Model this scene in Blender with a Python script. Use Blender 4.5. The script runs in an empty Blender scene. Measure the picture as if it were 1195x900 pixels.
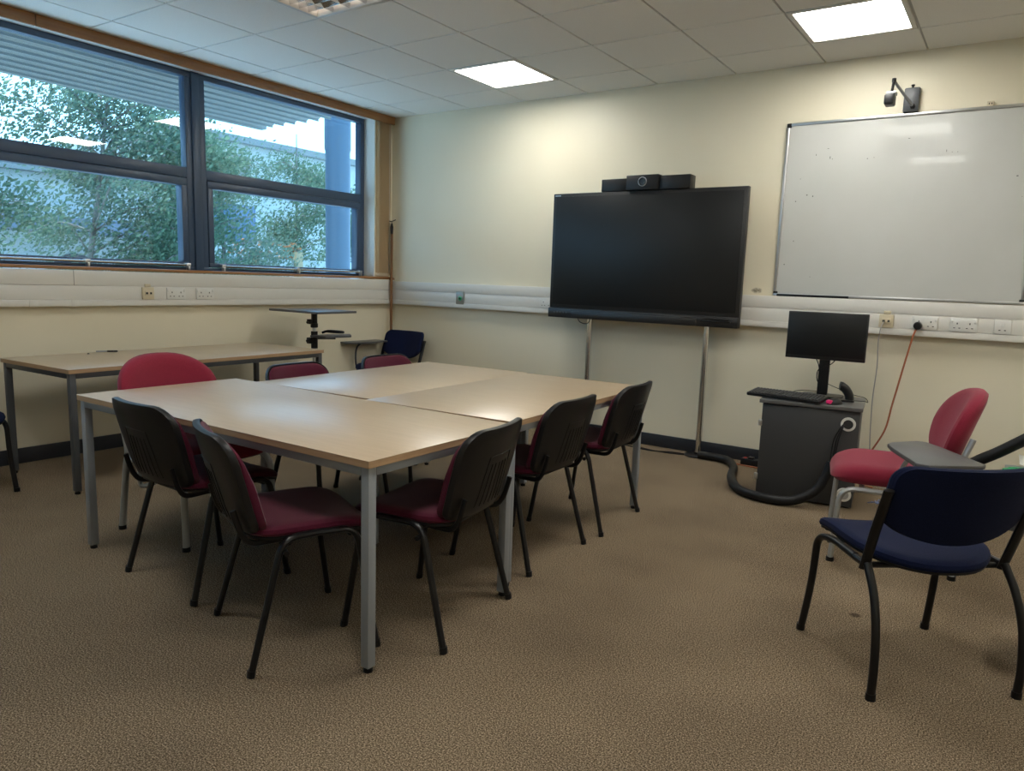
import bpy, bmesh, math, random
from mathutils import Vector, Matrix
random.seed(7)
PI = math.pi
scn = bpy.context.scene
COL = scn.collection

# ------------------------------------------------------------------ camera
W, H = 1195.0, 900.0
F_PX, CX, CY = 857.79, 6.75, 7.80
yaw, pit, rol = math.radians(33.992), math.radians(-8.557), math.radians(1.981)
f = Vector((-math.sin(yaw)*math.cos(pit), math.cos(yaw)*math.cos(pit), math.sin(pit)))
r = Vector((math.cos(yaw), math.sin(yaw), 0)); u = r.cross(f)
r2 = r*math.cos(rol) + u*math.sin(rol); u2 = -r*math.sin(rol) + u*math.cos(rol)
cam_d = bpy.data.cameras.new('camera'); cam = bpy.data.objects.new('camera', cam_d); COL.objects.link(cam)
m = Matrix((r2, u2, -f)).transposed().to_4x4(); m.translation = Vector((5.1963, -5.3935, 1.2611))
cam.matrix_world = m
cam_d.sensor_fit = 'HORIZONTAL'; cam_d.sensor_width = 36.0
cam_d.lens = F_PX*36.0/W; cam_d.shift_x = -CX/W; cam_d.shift_y = CY/W
cam_d.clip_start = 0.05; cam_d.clip_end = 200
scn.camera = cam

# ------------------------------------------------------------------ colour management
scn.view_settings.view_transform = 'Standard'; scn.view_settings.look = 'None'
scn.view_settings.gamma = 1.0; scn.view_settings.use_curve_mapping = False
scn.view_settings.exposure = 0.0
scn.cycles.use_denoising = True; scn.cycles.denoising_input_passes = 'RGB_ALBEDO_NORMAL'; scn.cycles.denoising_prefilter = 'ACCURATE'
scn.cycles.max_bounces = 10; scn.cycles.diffuse_bounces = 6; scn.cycles.glossy_bounces = 5
scn.cycles.transparent_max_bounces = 16
scn.cycles.sample_clamp_indirect = 4.0
scn.cycles.caustics_reflective = False; scn.cycles.caustics_refractive = False

# ------------------------------------------------------------------ daylight
SKY = (0.62, 0.82, 1.0); SKY_STRENGTH = 4.9
PANEL_STRENGTH = 21.5
world = bpy.data.worlds.new('world'); scn.world = world; world.use_nodes = True
wn = world.node_tree.nodes; wl = world.node_tree.links
bg = wn['Background']; bg.inputs['Strength'].default_value = SKY_STRENGTH
tc = wn.new('ShaderNodeTexCoord'); sp = wn.new('ShaderNodeSeparateXYZ'); wl.new(tc.outputs['Generated'], sp.inputs[0])
cr = wn.new('ShaderNodeValToRGB'); wl.new(sp.outputs['Z'], cr.inputs[0])
cr.color_ramp.elements[0].position = 0.0; cr.color_ramp.elements[0].color = (0.42, 0.70, 1.0, 1)
cr.color_ramp.elements[1].position = 0.6; cr.color_ramp.elements[1].color = (0.25, 0.53, 1.0, 1)
wl.new(cr.outputs[0], bg.inputs['Color'])
sd = bpy.data.lights.new('sun', 'SUN'); sd.energy = 12.0; sd.angle = math.radians(4); sd.color = (0.90, 0.96, 1.0)
sun = bpy.data.objects.new('sun', sd); COL.objects.link(sun); sun.location = (-10, -6, 14)
sun.rotation_euler = Vector((0.52, 0.14, -0.84)).to_track_quat('-Z', 'Y').to_euler()

# ------------------------------------------------------------------ helpers
class MB:
    def __init__(s): s.bm = bmesh.new()
    def box(s, x0, x1, y0, y1, z0, z1, bev=0.0, seg=2, mat=None):
        g = bmesh.ops.create_cube(s.bm, size=1.0); vs = g['verts']
        c = Vector(((x0+x1)/2, (y0+y1)/2, (z0+z1)/2))
        for v in vs:
            v.co = Vector((v.co.x*(x1-x0), v.co.y*(y1-y0), v.co.z*(z1-z0))) + c
        if bev > 0:
            es = list({e for v in vs for e in v.link_edges})
            res = bmesh.ops.bevel(s.bm, geom=es, offset=bev, segments=seg, affect='EDGES', profile=0.5)
            vs = list({v for fc in res['faces'] for v in fc.verts} | {v for v in vs if v.is_valid})
        if mat is not None:
            for v in vs: v.co = mat @ v.co
        return s
    def tube(s, pts, rad, seg=10, ry=None, caps=True, radii=None, up=None):
        pts = [Vector(p) for p in pts]; n = len(pts); rings = []
        t = (pts[1]-pts[0]).normalized()
        a = Vector(up) if up else (Vector((0, 0, 1)) if abs(t.z) < 0.9 else Vector((1, 0, 0)))
        nrm = (a - t*a.dot(t)).normalized()
        for i in range(n):
            if i == 0: t = (pts[1]-pts[0])
            elif i == n-1: t = (pts[-1]-pts[-2])
            else: t = (pts[i+1]-pts[i]).normalized() + (pts[i]-pts[i-1]).normalized()
            t = t.normalized(); nrm = (nrm - t*nrm.dot(t)).normalized(); b = t.cross(nrm)
            ra = radii[i] if radii else rad; rb = ry if ry else ra
            rings.append([s.bm.verts.new(pts[i] + nrm*(ra*math.cos(2*PI*k/seg)) + b*(rb*math.sin(2*PI*k/seg))) for k in range(seg)])
        for i in range(n-1):
            for k in range(seg):
                s.bm.faces.new((rings[i][k], rings[i][(k+1) % seg], rings[i+1][(k+1) % seg], rings[i+1][k]))
        if caps:
            s.bm.faces.new(rings[0][::-1]); s.bm.faces.new(rings[-1])
        return s
    def prism(s, pts2, z0, z1, bev=0.0, mat=None):
        lo = [s.bm.verts.new((x, y, z0)) for x, y in pts2]; hi = [s.bm.verts.new((x, y, z1)) for x, y in pts2]
        n = len(pts2)
        s.bm.faces.new(lo[::-1]); top = s.bm.faces.new(hi)
        for i in range(n): s.bm.faces.new((lo[i], lo[(i+1) % n], hi[(i+1) % n], hi[i]))
        vs = lo+hi
        if bev > 0:
            es = [e for e in top.edges] + [e for e in s.bm.edges if e.verts[0] in lo and e.verts[1] in lo]
            es = list(set(es))
            res = bmesh.ops.bevel(s.bm, geom=es, offset=bev, segments=2, affect='EDGES', profile=0.5)
            vs = list({v for fc in res['faces'] for v in fc.verts} | {v for v in vs if v.is_valid})
        if mat is not None:
            for v in vs: v.co = mat @ v.co
        return s
    def lathe(s, prof, c=(0, 0, 0), seg=20, mat=None):
        rings = []; c = Vector(c)
        for (rr, z) in prof:
            ring = [Vector((rr*math.cos(2*PI*k/seg), rr*math.sin(2*PI*k/seg), z)) for k in range(seg)]
            rings.append([s.bm.verts.new((mat @ p if mat is not None else p) + c) for p in ring])
        for i in range(len(rings)-1):
            for k in range(seg): s.bm.faces.new((rings[i][k], rings[i][(k+1) % seg], rings[i+1][(k+1) % seg], rings[i+1][k]))
        s.bm.faces.new(rings[0][::-1]); s.bm.faces.new(rings[-1])
        return s
    def pad(s, outline, prof, warp, caps=(0.8, 0.55, 0.28)):
        """closed cushion or shell: outline in (a,b), prof = [(scale, n)] back to front, warp(a,b,n) -> xyz"""
        n = len(outline); rings = []
        seq = [(prof[0][0]*c, prof[0][1]) for c in reversed(caps)] + list(prof) + [(prof[-1][0]*c, prof[-1][1]) for c in caps]
        for sc, nn in seq:
            rings.append([s.bm.verts.new(warp(a*sc, b*sc, nn)) for a, b in outline])
        c0 = s.bm.verts.new(warp(0, 0, prof[0][1])); c1 = s.bm.verts.new(warp(0, 0, prof[-1][1]))
        for i in range(len(rings)-1):
            for k in range(n): s.bm.faces.new((rings[i][k], rings[i][(k+1) % n], rings[i+1][(k+1) % n], rings[i+1][k]))
        for k in range(n):
            s.bm.faces.new((c0, rings[0][(k+1) % n], rings[0][k])); s.bm.faces.new((c1, rings[-1][k], rings[-1][(k+1) % n]))
        return s
    def build(s, name, mat, parent=None, sharp=35, smooth=True):
        bmesh.ops.recalc_face_normals(s.bm, faces=s.bm.faces[:])
        for fc in s.bm.faces: fc.smooth = smooth
        lim = math.radians(sharp)
        for e in s.bm.edges:
            if len(e.link_faces) == 2 and e.calc_face_angle(0) > lim: e.smooth = False
        me = bpy.data.meshes.new(name); s.bm.to_mesh(me); s.bm.free()
        if mat: me.materials.append(mat)
        o = bpy.data.objects.new(name, me); COL.objects.link(o)
        if parent: o.parent = parent
        return o

def tag(o, label=None, cat=None, group=None, kind=None):
    if label: o['label'] = label
    if cat: o['category'] = cat
    if group: o['group'] = group
    if kind: o['kind'] = kind
    return o
def empty(name, loc=(0, 0, 0), rz=0.0):
    o = bpy.data.objects.new(name, None); COL.objects.link(o); o.location = loc; o.rotation_euler = (0, 0, rz); o.empty_display_size = 0.1
    return o
def thing(name, label, cat, loc=(0, 0, 0), rz=0.0, group=None): return tag(empty(name, loc, rz), label, cat, group)
def struct(name, mb, mat, **k): return tag(mb.build(name, mat, **k), kind='structure')
def copy_tree(o, parent=None):
    c = o.copy(); COL.objects.link(c); c.parent = parent
    for ch in list(o.children): copy_tree(ch, c)
    return c
def fillet(pts, rad, n=6):
    pts = [Vector(p) for p in pts]; out = [pts[0]]
    for i in range(1, len(pts)-1):
        a, b, c = pts[i-1], pts[i], pts[i+1]
        d1 = (a-b); d2 = (c-b); k = min(rad, d1.length*0.49, d2.length*0.49)
        p0 = b + d1.normalized()*k; p1 = b + d2.normalized()*k
        for j in range(n+1):
            t = j/n; out.append(p0*(1-t)**2 + b*(2*t*(1-t)) + p1*t*t)
    out.append(pts[-1]); return out
def spline(pts, n=6):
    P = [Vector(p) for p in pts]; P = [P[0]*2-P[1]] + P + [P[-1]*2-P[-2]]; out = []
    for i in range(1, len(P)-2):
        for j in range(n):
            t = j/n
            out.append(0.5*((2*P[i]) + (P[i+1]-P[i-1])*t + (2*P[i-1]-5*P[i]+4*P[i+1]-P[i+2])*t*t + (3*P[i]-P[i-1]-3*P[i+1]+P[i+2])*t**3))
    out.append(P[-2]); return out
def rrect(w, h, rad, n=6, step=0.035):
    if not isinstance(rad, (list, tuple)): rad = [rad]*4
    cs = [(w/2, h/2, rad[0], 0), (-w/2, h/2, rad[1], 90), (-w/2, -h/2, rad[2], 180), (w/2, -h/2, rad[3], 270)]
    pts = []
    for cx, cy, rr, a0 in cs:
        ox, oy = cx - math.copysign(rr, cx), cy - math.copysign(rr, cy)
        for k in range(n+1):
            a = math.radians(a0 + 90*k/n); pts.append((ox+rr*math.cos(a), oy+rr*math.sin(a)))
    return resample(pts, step)
def resample(pts, step):
    out = []
    for i in range(len(pts)):
        a, b = pts[i], pts[(i+1) % len(pts)]; d = math.dist(a, b); k = max(1, int(math.ceil(d/step)))
        for j in range(k): out.append((a[0]+(b[0]-a[0])*j/k, a[1]+(b[1]-a[1])*j/k))
    return out

# ------------------------------------------------------------------ materials
def mat(name, col, rough=0.5, metal=0.0, spec=0.5, bump=None, var=None, coat=0.0, emis=None, estr=0.0, coord='Object', sheen=0.0):
    """bump=(scale,strength,dist)  var=(scale, colour2, detail, lo, hi[, stretch])"""
    m = bpy.data.materials.new(name); m.use_nodes = True; nt = m.node_tree; N = nt.nodes; L = nt.links
    b = N['Principled BSDF']; b.inputs['Base Color'].default_value = (*col, 1); b.inputs['Roughness'].default_value = rough
    b.inputs['Metallic'].default_value = metal; b.inputs['Specular IOR Level'].default_value = spec; b.inputs['Coat Weight'].default_value = coat
    if sheen: b.inputs['Sheen Weight'].default_value = sheen; b.inputs['Sheen Roughness'].default_value = 0.5
    if emis: b.inputs['Emission Color'].default_value = (*emis, 1); b.inputs['Emission Strength'].default_value = estr
    t = N.new('ShaderNodeTexCoord')
    if var:
        sc, c2, det, lo, hi = var[:5]
        mp = N.new('ShaderNodeMapping'); L.new(t.outputs[coord], mp.inputs[0])
        if len(var) > 5: mp.inputs['Scale'].default_value = var[5]
        ns = N.new('ShaderNodeTexNoise'); ns.inputs['Scale'].default_value = sc; ns.inputs['Detail'].default_value = det
        L.new(mp.outputs[0], ns.inputs['Vector'])
        rp = N.new('ShaderNodeValToRGB'); L.new(ns.outputs['Fac'], rp.inputs[0])
        rp.color_ramp.elements[0].position = lo; rp.color_ramp.elements[0].color = (*col, 1)
        rp.color_ramp.elements[1].position = hi; rp.color_ramp.elements[1].color = (*c2, 1)
        L.new(rp.outputs[0], b.inputs['Base Color'])
    if bump:
        nb = N.new('ShaderNodeTexNoise'); nb.inputs['Scale'].default_value = bump[0]; nb.inputs['Detail'].default_value = 4
        L.new(t.outputs[coord], nb.inputs['Vector'])
        bp = N.new('ShaderNodeBump'); bp.inputs['Strength'].default_value = bump[1]; bp.inputs['Distance'].default_value = bump[2]
        L.new(nb.outputs['Fac'], bp.inputs['Height']); L.new(bp.outputs[0], b.inputs['Normal'])
    return m

WALL = mat('cream_paint', (0.76, 0.70, 0.545), 0.42, spec=0.35, bump=(60, 0.08, 0.004), var=(1.3, (0.72, 0.66, 0.505), 3, 0.35, 0.75))
def smudge_wall():
    m = mat('cream_paint_marked', (0.76, 0.70, 0.545), 0.42, spec=0.35, bump=(60, 0.08, 0.004)); N = m.node_tree.nodes; L = m.node_tree.links; b = N['Principled BSDF']
    t = N.new('ShaderNodeTexCoord'); mp = N.new('ShaderNodeMapping'); L.new(t.outputs['Object'], mp.inputs[0])
    mp.inputs['Location'].default_value = (-3.606/0.055, 0, -1.256/0.030); mp.inputs['Scale'].default_value = (1/0.055, 0.001, 1/0.030)
    gr = N.new('ShaderNodeTexGradient'); gr.gradient_type = 'SPHERICAL'; L.new(mp.outputs[0], gr.inputs[0])
    ns = N.new('ShaderNodeTexNoise'); ns.inputs['Scale'].default_value = 45; L.new(t.outputs['Object'], ns.inputs['Vector'])
    mu = N.new('ShaderNodeMath'); mu.operation = 'MULTIPLY'; L.new(gr.outputs['Fac'], mu.inputs[0]); L.new(ns.outputs['Fac'], mu.inputs[1])
    n2 = N.new('ShaderNodeTexNoise'); n2.inputs['Scale'].default_value = 1.3; n2.inputs['Detail'].default_value = 3; L.new(t.outputs['Object'], n2.inputs['Vector'])
    rp = N.new('ShaderNodeValToRGB'); L.new(n2.outputs['Fac'], rp.inputs[0])
    rp.color_ramp.elements[0].position = 0.35; rp.color_ramp.elements[0].color = (0.76, 0.70, 0.545, 1); rp.color_ramp.elements[1].position = 0.75; rp.color_ramp.elements[1].color = (0.72, 0.66, 0.505, 1)
    rq = N.new('ShaderNodeMapRange'); L.new(mu.outputs[0], rq.inputs['Value']); rq.inputs['From Min'].default_value = 0.12; rq.inputs['From Max'].default_value = 0.40
    mx = N.new('ShaderNodeMix'); mx.data_type = 'RGBA'; L.new(rq.outputs[0], mx.inputs[0]); L.new(rp.outputs[0], mx.inputs[6]); mx.inputs[7].default_value = (0.20, 0.17, 0.12, 1)
    L.new(mx.outputs[2], b.inputs['Base Color']); return m
WALLB = smudge_wall()
CEIL = mat('ceiling_tile', (0.90, 0.90, 0.87), 0.9, spec=0.1, bump=(180, 0.25, 0.003), var=(140, (0.86, 0.86, 0.83), 2, 0.4, 0.7))
BAR = mat('ceiling_bar', (0.42, 0.42, 0.40), 0.5)
SKIRT = mat('black_skirting', (0.018, 0.020, 0.026), 0.42)
TRUNK = mat('white_trunking', (0.70, 0.68, 0.63), 0.38, spec=0.5)
TRUNKL = mat('trunking_joint', (0.30, 0.29, 0.26), 0.6)
OAK = mat('varnished_oak', (0.36, 0.17, 0.06), 0.38, var=(3, (0.25, 0.11, 0.035), 6, 0.3, 0.75, (14, 0.8, 14)), coat=0.15)
NAVYF = mat('blue_window_frame', (0.050, 0.085, 0.15), 0.35, spec=0.5)
CHROME = mat('chrome', (0.72, 0.72, 0.72), 0.18, metal=1.0)
ALU = mat('satin_aluminium', (0.62, 0.63, 0.64), 0.32, metal=1.0)
REVEAL = mat('white_reveal', (0.74, 0.74, 0.70), 0.5)
TABLE = mat('beech_laminate', (0.52, 0.40, 0.27), 0.31, spec=1.0, var=(4, (0.46, 0.35, 0.225), 5, 0.3, 0.75, (1.2, 14, 1)))
EDGE = mat('beech_edge', (0.44, 0.29, 0.17), 0.4, var=(5, (0.36, 0.23, 0.13), 4, 0.3, 0.7, (1, 1, 20)))
GREYM = mat('grey_powder_coat', (0.24, 0.26, 0.285), 0.38, spec=0.5)
DGREY = mat('dark_grey_coat', (0.06, 0.065, 0.072), 0.4)
SILV = mat('silver_paint', (0.40, 0.42, 0.43), 0.33, metal=0.4)
BLKM = mat('black_steel', (0.006, 0.006, 0.007), 0.34, spec=0.35)
BLKP = mat('black_plastic', (0.009, 0.009, 0.010), 0.38, spec=0.35, bump=(400, 0.15, 0.001))
RUBB = mat('black_rubber', (0.005, 0.005, 0.006), 0.5, spec=0.3)
WINE = mat('burgundy_fabric', (0.065, 0.005, 0.019), 0.85, spec=0.15, bump=(500, 0.35, 0.001), var=(350, (0.092, 0.007, 0.026), 2, 0.4, 0.7), sheen=0.15)
RED = mat('crimson_fabric', (0.20, 0.013, 0.032), 0.85, spec=0.15, bump=(500, 0.35, 0.001), var=(350, (0.26, 0.02, 0.045), 2, 0.4, 0.7), sheen=0.15)
NAVY = mat('navy_fabric', (0.005, 0.008, 0.029), 0.9, spec=0.08, bump=(500, 0.35, 0.001), var=(350, (0.008, 0.013, 0.044), 2, 0.4, 0.7), sheen=0.04)
TABT = mat('grey_laminate', (0.085, 0.085, 0.088), 0.35)
SCREEN = mat('black_screen', (0.008, 0.009, 0.010), 0.38, spec=0.35)
BEZEL = mat('screen_bezel', (0.014, 0.014, 0.015), 0.35)
CABM = mat('charcoal_laminate', (0.040, 0.042, 0.045), 0.45, bump=(120, 0.05, 0.001))
CABT = mat('charcoal_top', (0.10, 0.10, 0.10), 0.28)
WPL = mat('white_plastic', (0.70, 0.69, 0.65), 0.35)
CPL = mat('aged_cream_plastic', (0.62, 0.54, 0.38), 0.4)
DARK = mat('dark_hole', (0.02, 0.02, 0.02), 0.7)
ORANGE = mat('orange_cable', (0.36, 0.11, 0.045), 0.45)
GCABLE = mat('grey_cable', (0.30, 0.29, 0.27), 0.5)
BCABLE = mat('blue_cable', (0.10, 0.14, 0.30), 0.5)
BLIND = mat('tan_blind', (0.47, 0.34, 0.19), 0.8)
DWOOD = mat('dark_wood', (0.22, 0.10, 0.035), 0.4, var=(6, (0.11, 0.045, 0.015), 4, 0.3, 0.7, (1, 1, 0.2)))
GREENP = mat('green_plastic', (0.03, 0.33, 0.12), 0.35)
PAPER = mat('white_paper', (0.75, 0.75, 0.72), 0.7)
MAG = mat('pink_mouse_light', (0.6, 0.02, 0.12), 0.3, emis=(0.9, 0.03, 0.2), estr=0.15)
SGREEN = mat('green_light', (0.02, 0.4, 0.15), 0.3)

def carpet():
    m = mat('loop_carpet', (0.2, 0.15, 0.1), 0.95, spec=0.08); nt = m.node_tree; N = nt.nodes; L = nt.links; b = N['Principled BSDF']
    t = N.new('ShaderNodeTexCoord')
    n1 = N.new('ShaderNodeTexNoise'); n1.inputs['Scale'].default_value = 215; n1.inputs['Detail'].default_value = 2; n1.inputs['Roughness'].default_value = 0.75
    L.new(t.outputs['Object'], n1.inputs['Vector'])
    r1 = N.new('ShaderNodeValToRGB'); L.new(n1.outputs['Fac'], r1.inputs[0])
    e = r1.color_ramp.elements; e[0].position = 0.34; e[0].color = (0.030, 0.019, 0.011, 1); e[1].position = 0.68; e[1].color = (0.50, 0.395, 0.28, 1)
    k = e.new(0.5); k.color = (0.168, 0.124, 0.079, 1)
    n2 = N.new('ShaderNodeTexNoise'); n2.inputs['Scale'].default_value = 1.6; n2.inputs['Detail'].default_value = 4
    L.new(t.outputs['Object'], n2.inputs['Vector'])
    r3 = N.new('ShaderNodeValToRGB'); L.new(n2.outputs['Fac'], r3.inputs[0])
    r3.color_ramp.elements[0].position = 0.3; r3.color_ramp.elements[0].color = (0.76, 0.76, 0.77, 1)
    r3.color_ramp.elements[1].position = 0.6; r3.color_ramp.elements[1].color = (1, 1, 1, 1)
    mx = N.new('ShaderNodeMix'); mx.data_type = 'RGBA'; mx.blend_type = 'MULTIPLY'; mx.inputs[0].default_value = 1
    L.new(r1.outputs[0], mx.inputs[6]); L.new(r3.outputs[0], mx.inputs[7]); 
    vo = N.new('ShaderNodeTexVoronoi'); vo.inputs['Scale'].default_value = 0.9; L.new(t.outputs['Object'], vo.inputs['Vector'])
    rv_ = N.new('ShaderNodeValToRGB'); L.new(vo.outputs['Distance'], rv_.inputs[0])      # a few dark spots trodden into the pile
    rv_.color_ramp.elements[0].position = 0.012; rv_.color_ramp.elements[0].color = (0.35, 0.33, 0.32, 1)
    rv_.color_ramp.elements[1].position = 0.022; rv_.color_ramp.elements[1].color = (1, 1, 1, 1)
    m2 = N.new('ShaderNodeMix'); m2.data_type = 'RGBA'; m2.blend_type = 'MULTIPLY'; m2.inputs[0].default_value = 1
    L.new(mx.outputs[2], m2.inputs[6]); L.new(rv_.outputs[0], m2.inputs[7]); L.new(m2.outputs[2], b.inputs['Base Color'])
    bp = N.new('ShaderNodeBump'); bp.inputs['Strength'].default_value = 0.2; bp.inputs['Distance'].default_value = 0.001
    L.new(n1.outputs['Fac'], bp.inputs['Height'])
    return m
CARPET = carpet()

def glass_mat():
    m = bpy.data.materials.new('window_glass'); m.use_nodes = True; N = m.node_tree.nodes; L = m.node_tree.links
    N.remove(N['Principled BSDF']); out = N['Material Output']
    fr = N.new('ShaderNodeFresnel'); ge = N.new('ShaderNodeNewGeometry'); ior = N.new('ShaderNodeMapRange')
    ior.inputs['To Min'].default_value = 1.45; ior.inputs['To Max'].default_value = 1/1.45      # same reflectance on both faces of the thin pane
    L.new(ge.outputs['Backfacing'], ior.inputs['Value']); L.new(ior.outputs[0], fr.inputs['IOR'])
    tr = N.new('ShaderNodeBsdfTransparent'); tr.inputs['Color'].default_value = (0.86, 0.93, 0.92, 1)
    gl = N.new('ShaderNodeBsdfGlossy'); gl.inputs['Roughness'].default_value = 0.0; gl.inputs['Color'].default_value = (1, 1, 1, 1)
    mx = N.new('ShaderNodeMixShader'); L.new(fr.outputs[0], mx.inputs[0]); L.new(tr.outputs[0], mx.inputs[1]); L.new(gl.outputs[0], mx.inputs[2])
    L.new(mx.outputs[0], out.inputs['Surface']); return m
GLASS = glass_mat()
def leaf_mat(name, c1, c2):
    m = bpy.data.materials.new(name); m.use_nodes = True; N = m.node_tree.nodes; L = m.node_tree.links
    b = N['Principled BSDF']; b.inputs['Roughness'].default_value = 0.7; b.inputs['Specular IOR Level'].default_value = 0.12
    g = N.new('ShaderNodeNewGeometry'); rp = N.new('ShaderNodeValToRGB'); L.new(g.outputs['Random Per Island'], rp.inputs[0])
    rp.color_ramp.elements[0].color = (*c1, 1); rp.color_ramp.elements[1].color = (*c2, 1)
    L.new(rp.outputs[0], b.inputs['Base Color'])
    tl = N.new('ShaderNodeBsdfTranslucent'); L.new(rp.outputs[0], tl.inputs['Color'])
    mx = N.new('ShaderNodeMixShader'); mx.inputs[0].default_value = 0.35
    L.new(b.outputs[0], mx.inputs[1]); L.new(tl.outputs[0], mx.inputs[2]); L.new(mx.outputs[0], N['Material Output'].inputs['Surface'])
    return m
def emit_mat(name, col, s):
    m = bpy.data.materials.new(name); m.use_nodes = True; N = m.node_tree.nodes; L = m.node_tree.links
    N.remove(N['Principled BSDF']); e = N.new('ShaderNodeEmission'); e.inputs[0].default_value = (*col, 1); e.inputs[1].default_value = s
    L.new(e.outputs[0], N['Material Output'].inputs['Surface']); return m
PANEL = emit_mat('lit_diffuser', (1.0, 0.985, 0.92), PANEL_STRENGTH)

def board_mat():
    m = mat('whiteboard_enamel', (0.53, 0.535, 0.51), 0.24, spec=0.6, coat=0.2); nt = m.node_tree; N = nt.nodes; L = nt.links; b = N['Principled BSDF']
    t = N.new('ShaderNodeTexCoord')
    n = N.new('ShaderNodeTexNoise'); n.inputs['Scale'].default_value = 3.0; n.inputs['Detail'].default_value = 5; L.new(t.outputs['Object'], n.inputs['Vector'])
    rp = N.new('ShaderNodeValToRGB'); L.new(n.outputs['Fac'], rp.inputs[0])
    rp.color_ramp.elements[0].position = 0.3; rp.color_ramp.elements[0].color = (0.525, 0.53, 0.50, 1)
    rp.color_ramp.elements[1].position = 0.7; rp.color_ramp.elements[1].color = (0.55, 0.555, 0.53, 1)
    L.new(rp.outputs[0], b.inputs['Base Color'])
    rr = N.new('ShaderNodeMapRange'); L.new(n.outputs['Fac'], rr.inputs['Value']); rr.inputs['To Min'].default_value = 0.22; rr.inputs['To Max'].default_value = 0.27
    L.new(rr.outputs[0], b.inputs['Roughness'])
    return m
BOARD = board_mat()

# ------------------------------------------------------------------ room shell
CH = 2.772; XR = 7.6; YB = -8.2
X0g, Y0g = 0.3374, -0.436          # ceiling grid origin
struct('floor', MB().box(-0.215, XR+0.2, YB-0.2, 0.2, -0.12, 0.0), CARPET)
struct('wall_back', MB().box(-0.215, XR+0.2, 0.0, 0.22, -0.1, 3.0), WALLB)
struct('wall_right', MB().box(XR, XR+0.2, YB, 0.0, -0.1, 3.0), WALL)
struct('wall_front', MB().box(-0.215, XR+0.2, YB-0.2, YB, -0.1, 3.0), WALL)
wl_ = MB().box(-0.215, 0.0, YB, 0.0, -0.9, 1.235)
wl_.box(-0.215, 0.0, YB, 0.0, 2.735, 3.1); wl_.box(-0.215, 0.0, -0.235, 0.0, 1.235, 2.735); wl_.box(-0.215, 0.0, YB, -7.20, 1.235, 2.735)
struct('wall_left', wl_, WALL)
rv = MB().box(-0.14, 0.002, -0.2395, -0.2345, 1.262, 2.735); rv.box(-0.14, 0.002, -7.20, -0.2395, 2.730, 2.7345)
struct('trim_1', rv, REVEAL)
sill = MB().box(-0.14, 0.045, -7.2, -0.045, 1.240, 1.262, 0.004)
struct('trim_2', sill, OAK)
# ceiling: tegular tiles with the openings of the lights left free
LIGHTS = [(1.537, -1.036), (3.937, -1.036), (3.937, -2.836), (3.937, -4.636), (1.537, -4.636), (6.337, -1.036), (6.337, -2.836), (6.337, -6.436)]
LOUV = [(1.537, -2.836)]
holes = {(round((x-X0g)/0.6), round((y-Y0g)/0.6)) for x, y in LIGHTS+LOUV}
ct = MB()
for i in range(-1, 13):
    for j in range(-14, 1):
        if (i, j) in holes: continue
        x0, x1 = X0g+0.6*i, X0g+0.6*(i+1); y0, y1 = Y0g+0.6*j, Y0g+0.6*(j+1)
        x0c, x1c = max(x0+0.007, 0.0), min(x1-0.007, XR); y0c, y1c = max(y0+0.007, YB), min(y1-0.007, 0.0)
        if x1c-x0c < 0.02 or y1c-y0c < 0.02: continue
        ct.box(x0c, x1c, y0c, y1c, CH, CH+0.02)
ceil = ct.build('ceiling', CEIL, smooth=False); tag(ceil, kind='structure')
gb = MB()
for i in range(0, 13):
    x = X0g+0.6*i; gb.box(x-0.012, x+0.012, YB, 0, CH+0.008, CH+0.03)
for j in range(-12, 1):
    y = Y0g+0.6*j; gb.box(0, XR, y-0.012, y+0.012, CH+0.0081, CH+0.0301)
struct('trim_3', gb, BAR, smooth=False)
struct('trim_4', MB().box(-0.215, XR+0.2, YB-0.2, 0.22, 2.93, 3.05), CEIL)      # slab above the tiles
# skirting
struct('baseboard_back', MB().box(0.0, XR, -0.014, 0.0, 0.0, 0.098, 0.003), SKIRT)
struct('baseboard_left', MB().box(0.0, 0.014, YB, -0.014, 0.0, 0.098, 0.003), SKIRT)
struct('baseboard_right', MB().box(XR-0.014, XR, YB, -0.014, 0.0, 0.098), SKIRT)
# dado trunking: three covers with a stepped lower lip
def trunking(name, label, a0, a1, axis, z1):
    t = thing(name, label, 'trunking')
    def bx(mb, u0, u1, d0, d1, z0, z1_):
        if axis == 'x': mb.box(u0, u1, -d1, -d0, z0, z1_, 0.0015)
        else: mb.box(d0, d1, u0, u1, z0, z1_, 0.0015)
    for nm, z0, z1_, d in (('lower_cover', 1.002, 1.042, 0.055), ('socket_cover', 1.0435, 1.136, 0.048), ('upper_cover', 1.1375, z1, 0.050)):
        mb = MB(); bx(mb, a0, a1, 0.0, d, z0, z1_); mb.build(nm, TRUNK, t)
    return t
tb = trunking('cable_trunking', 'white plastic cable trunking along the wall behind the large screen and whiteboard', 0.052, XR, 'x', 1.222)
tw = trunking('cable_trunking', 'white plastic cable trunking along the wall under the window sill', YB, -0.004, 'y', 1.236)
j = MB(); j.box(0.0502, 0.0512, -3.008, -3.004, 1.1375, 1.235); j.build('joint_gap', TRUNKL, tw)
j = MB(); j.box(0.050, 0.0565, -3.03, -2.985, 1.0, 1.043, 0.001); j.build('joint_clip', TRUNK, tw)
j = MB(); j.box(0.050, 0.0565, -3.28, -3.23, 1.0, 1.043, 0.001); j.build('joint_clip', TRUNK, tw)
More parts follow.
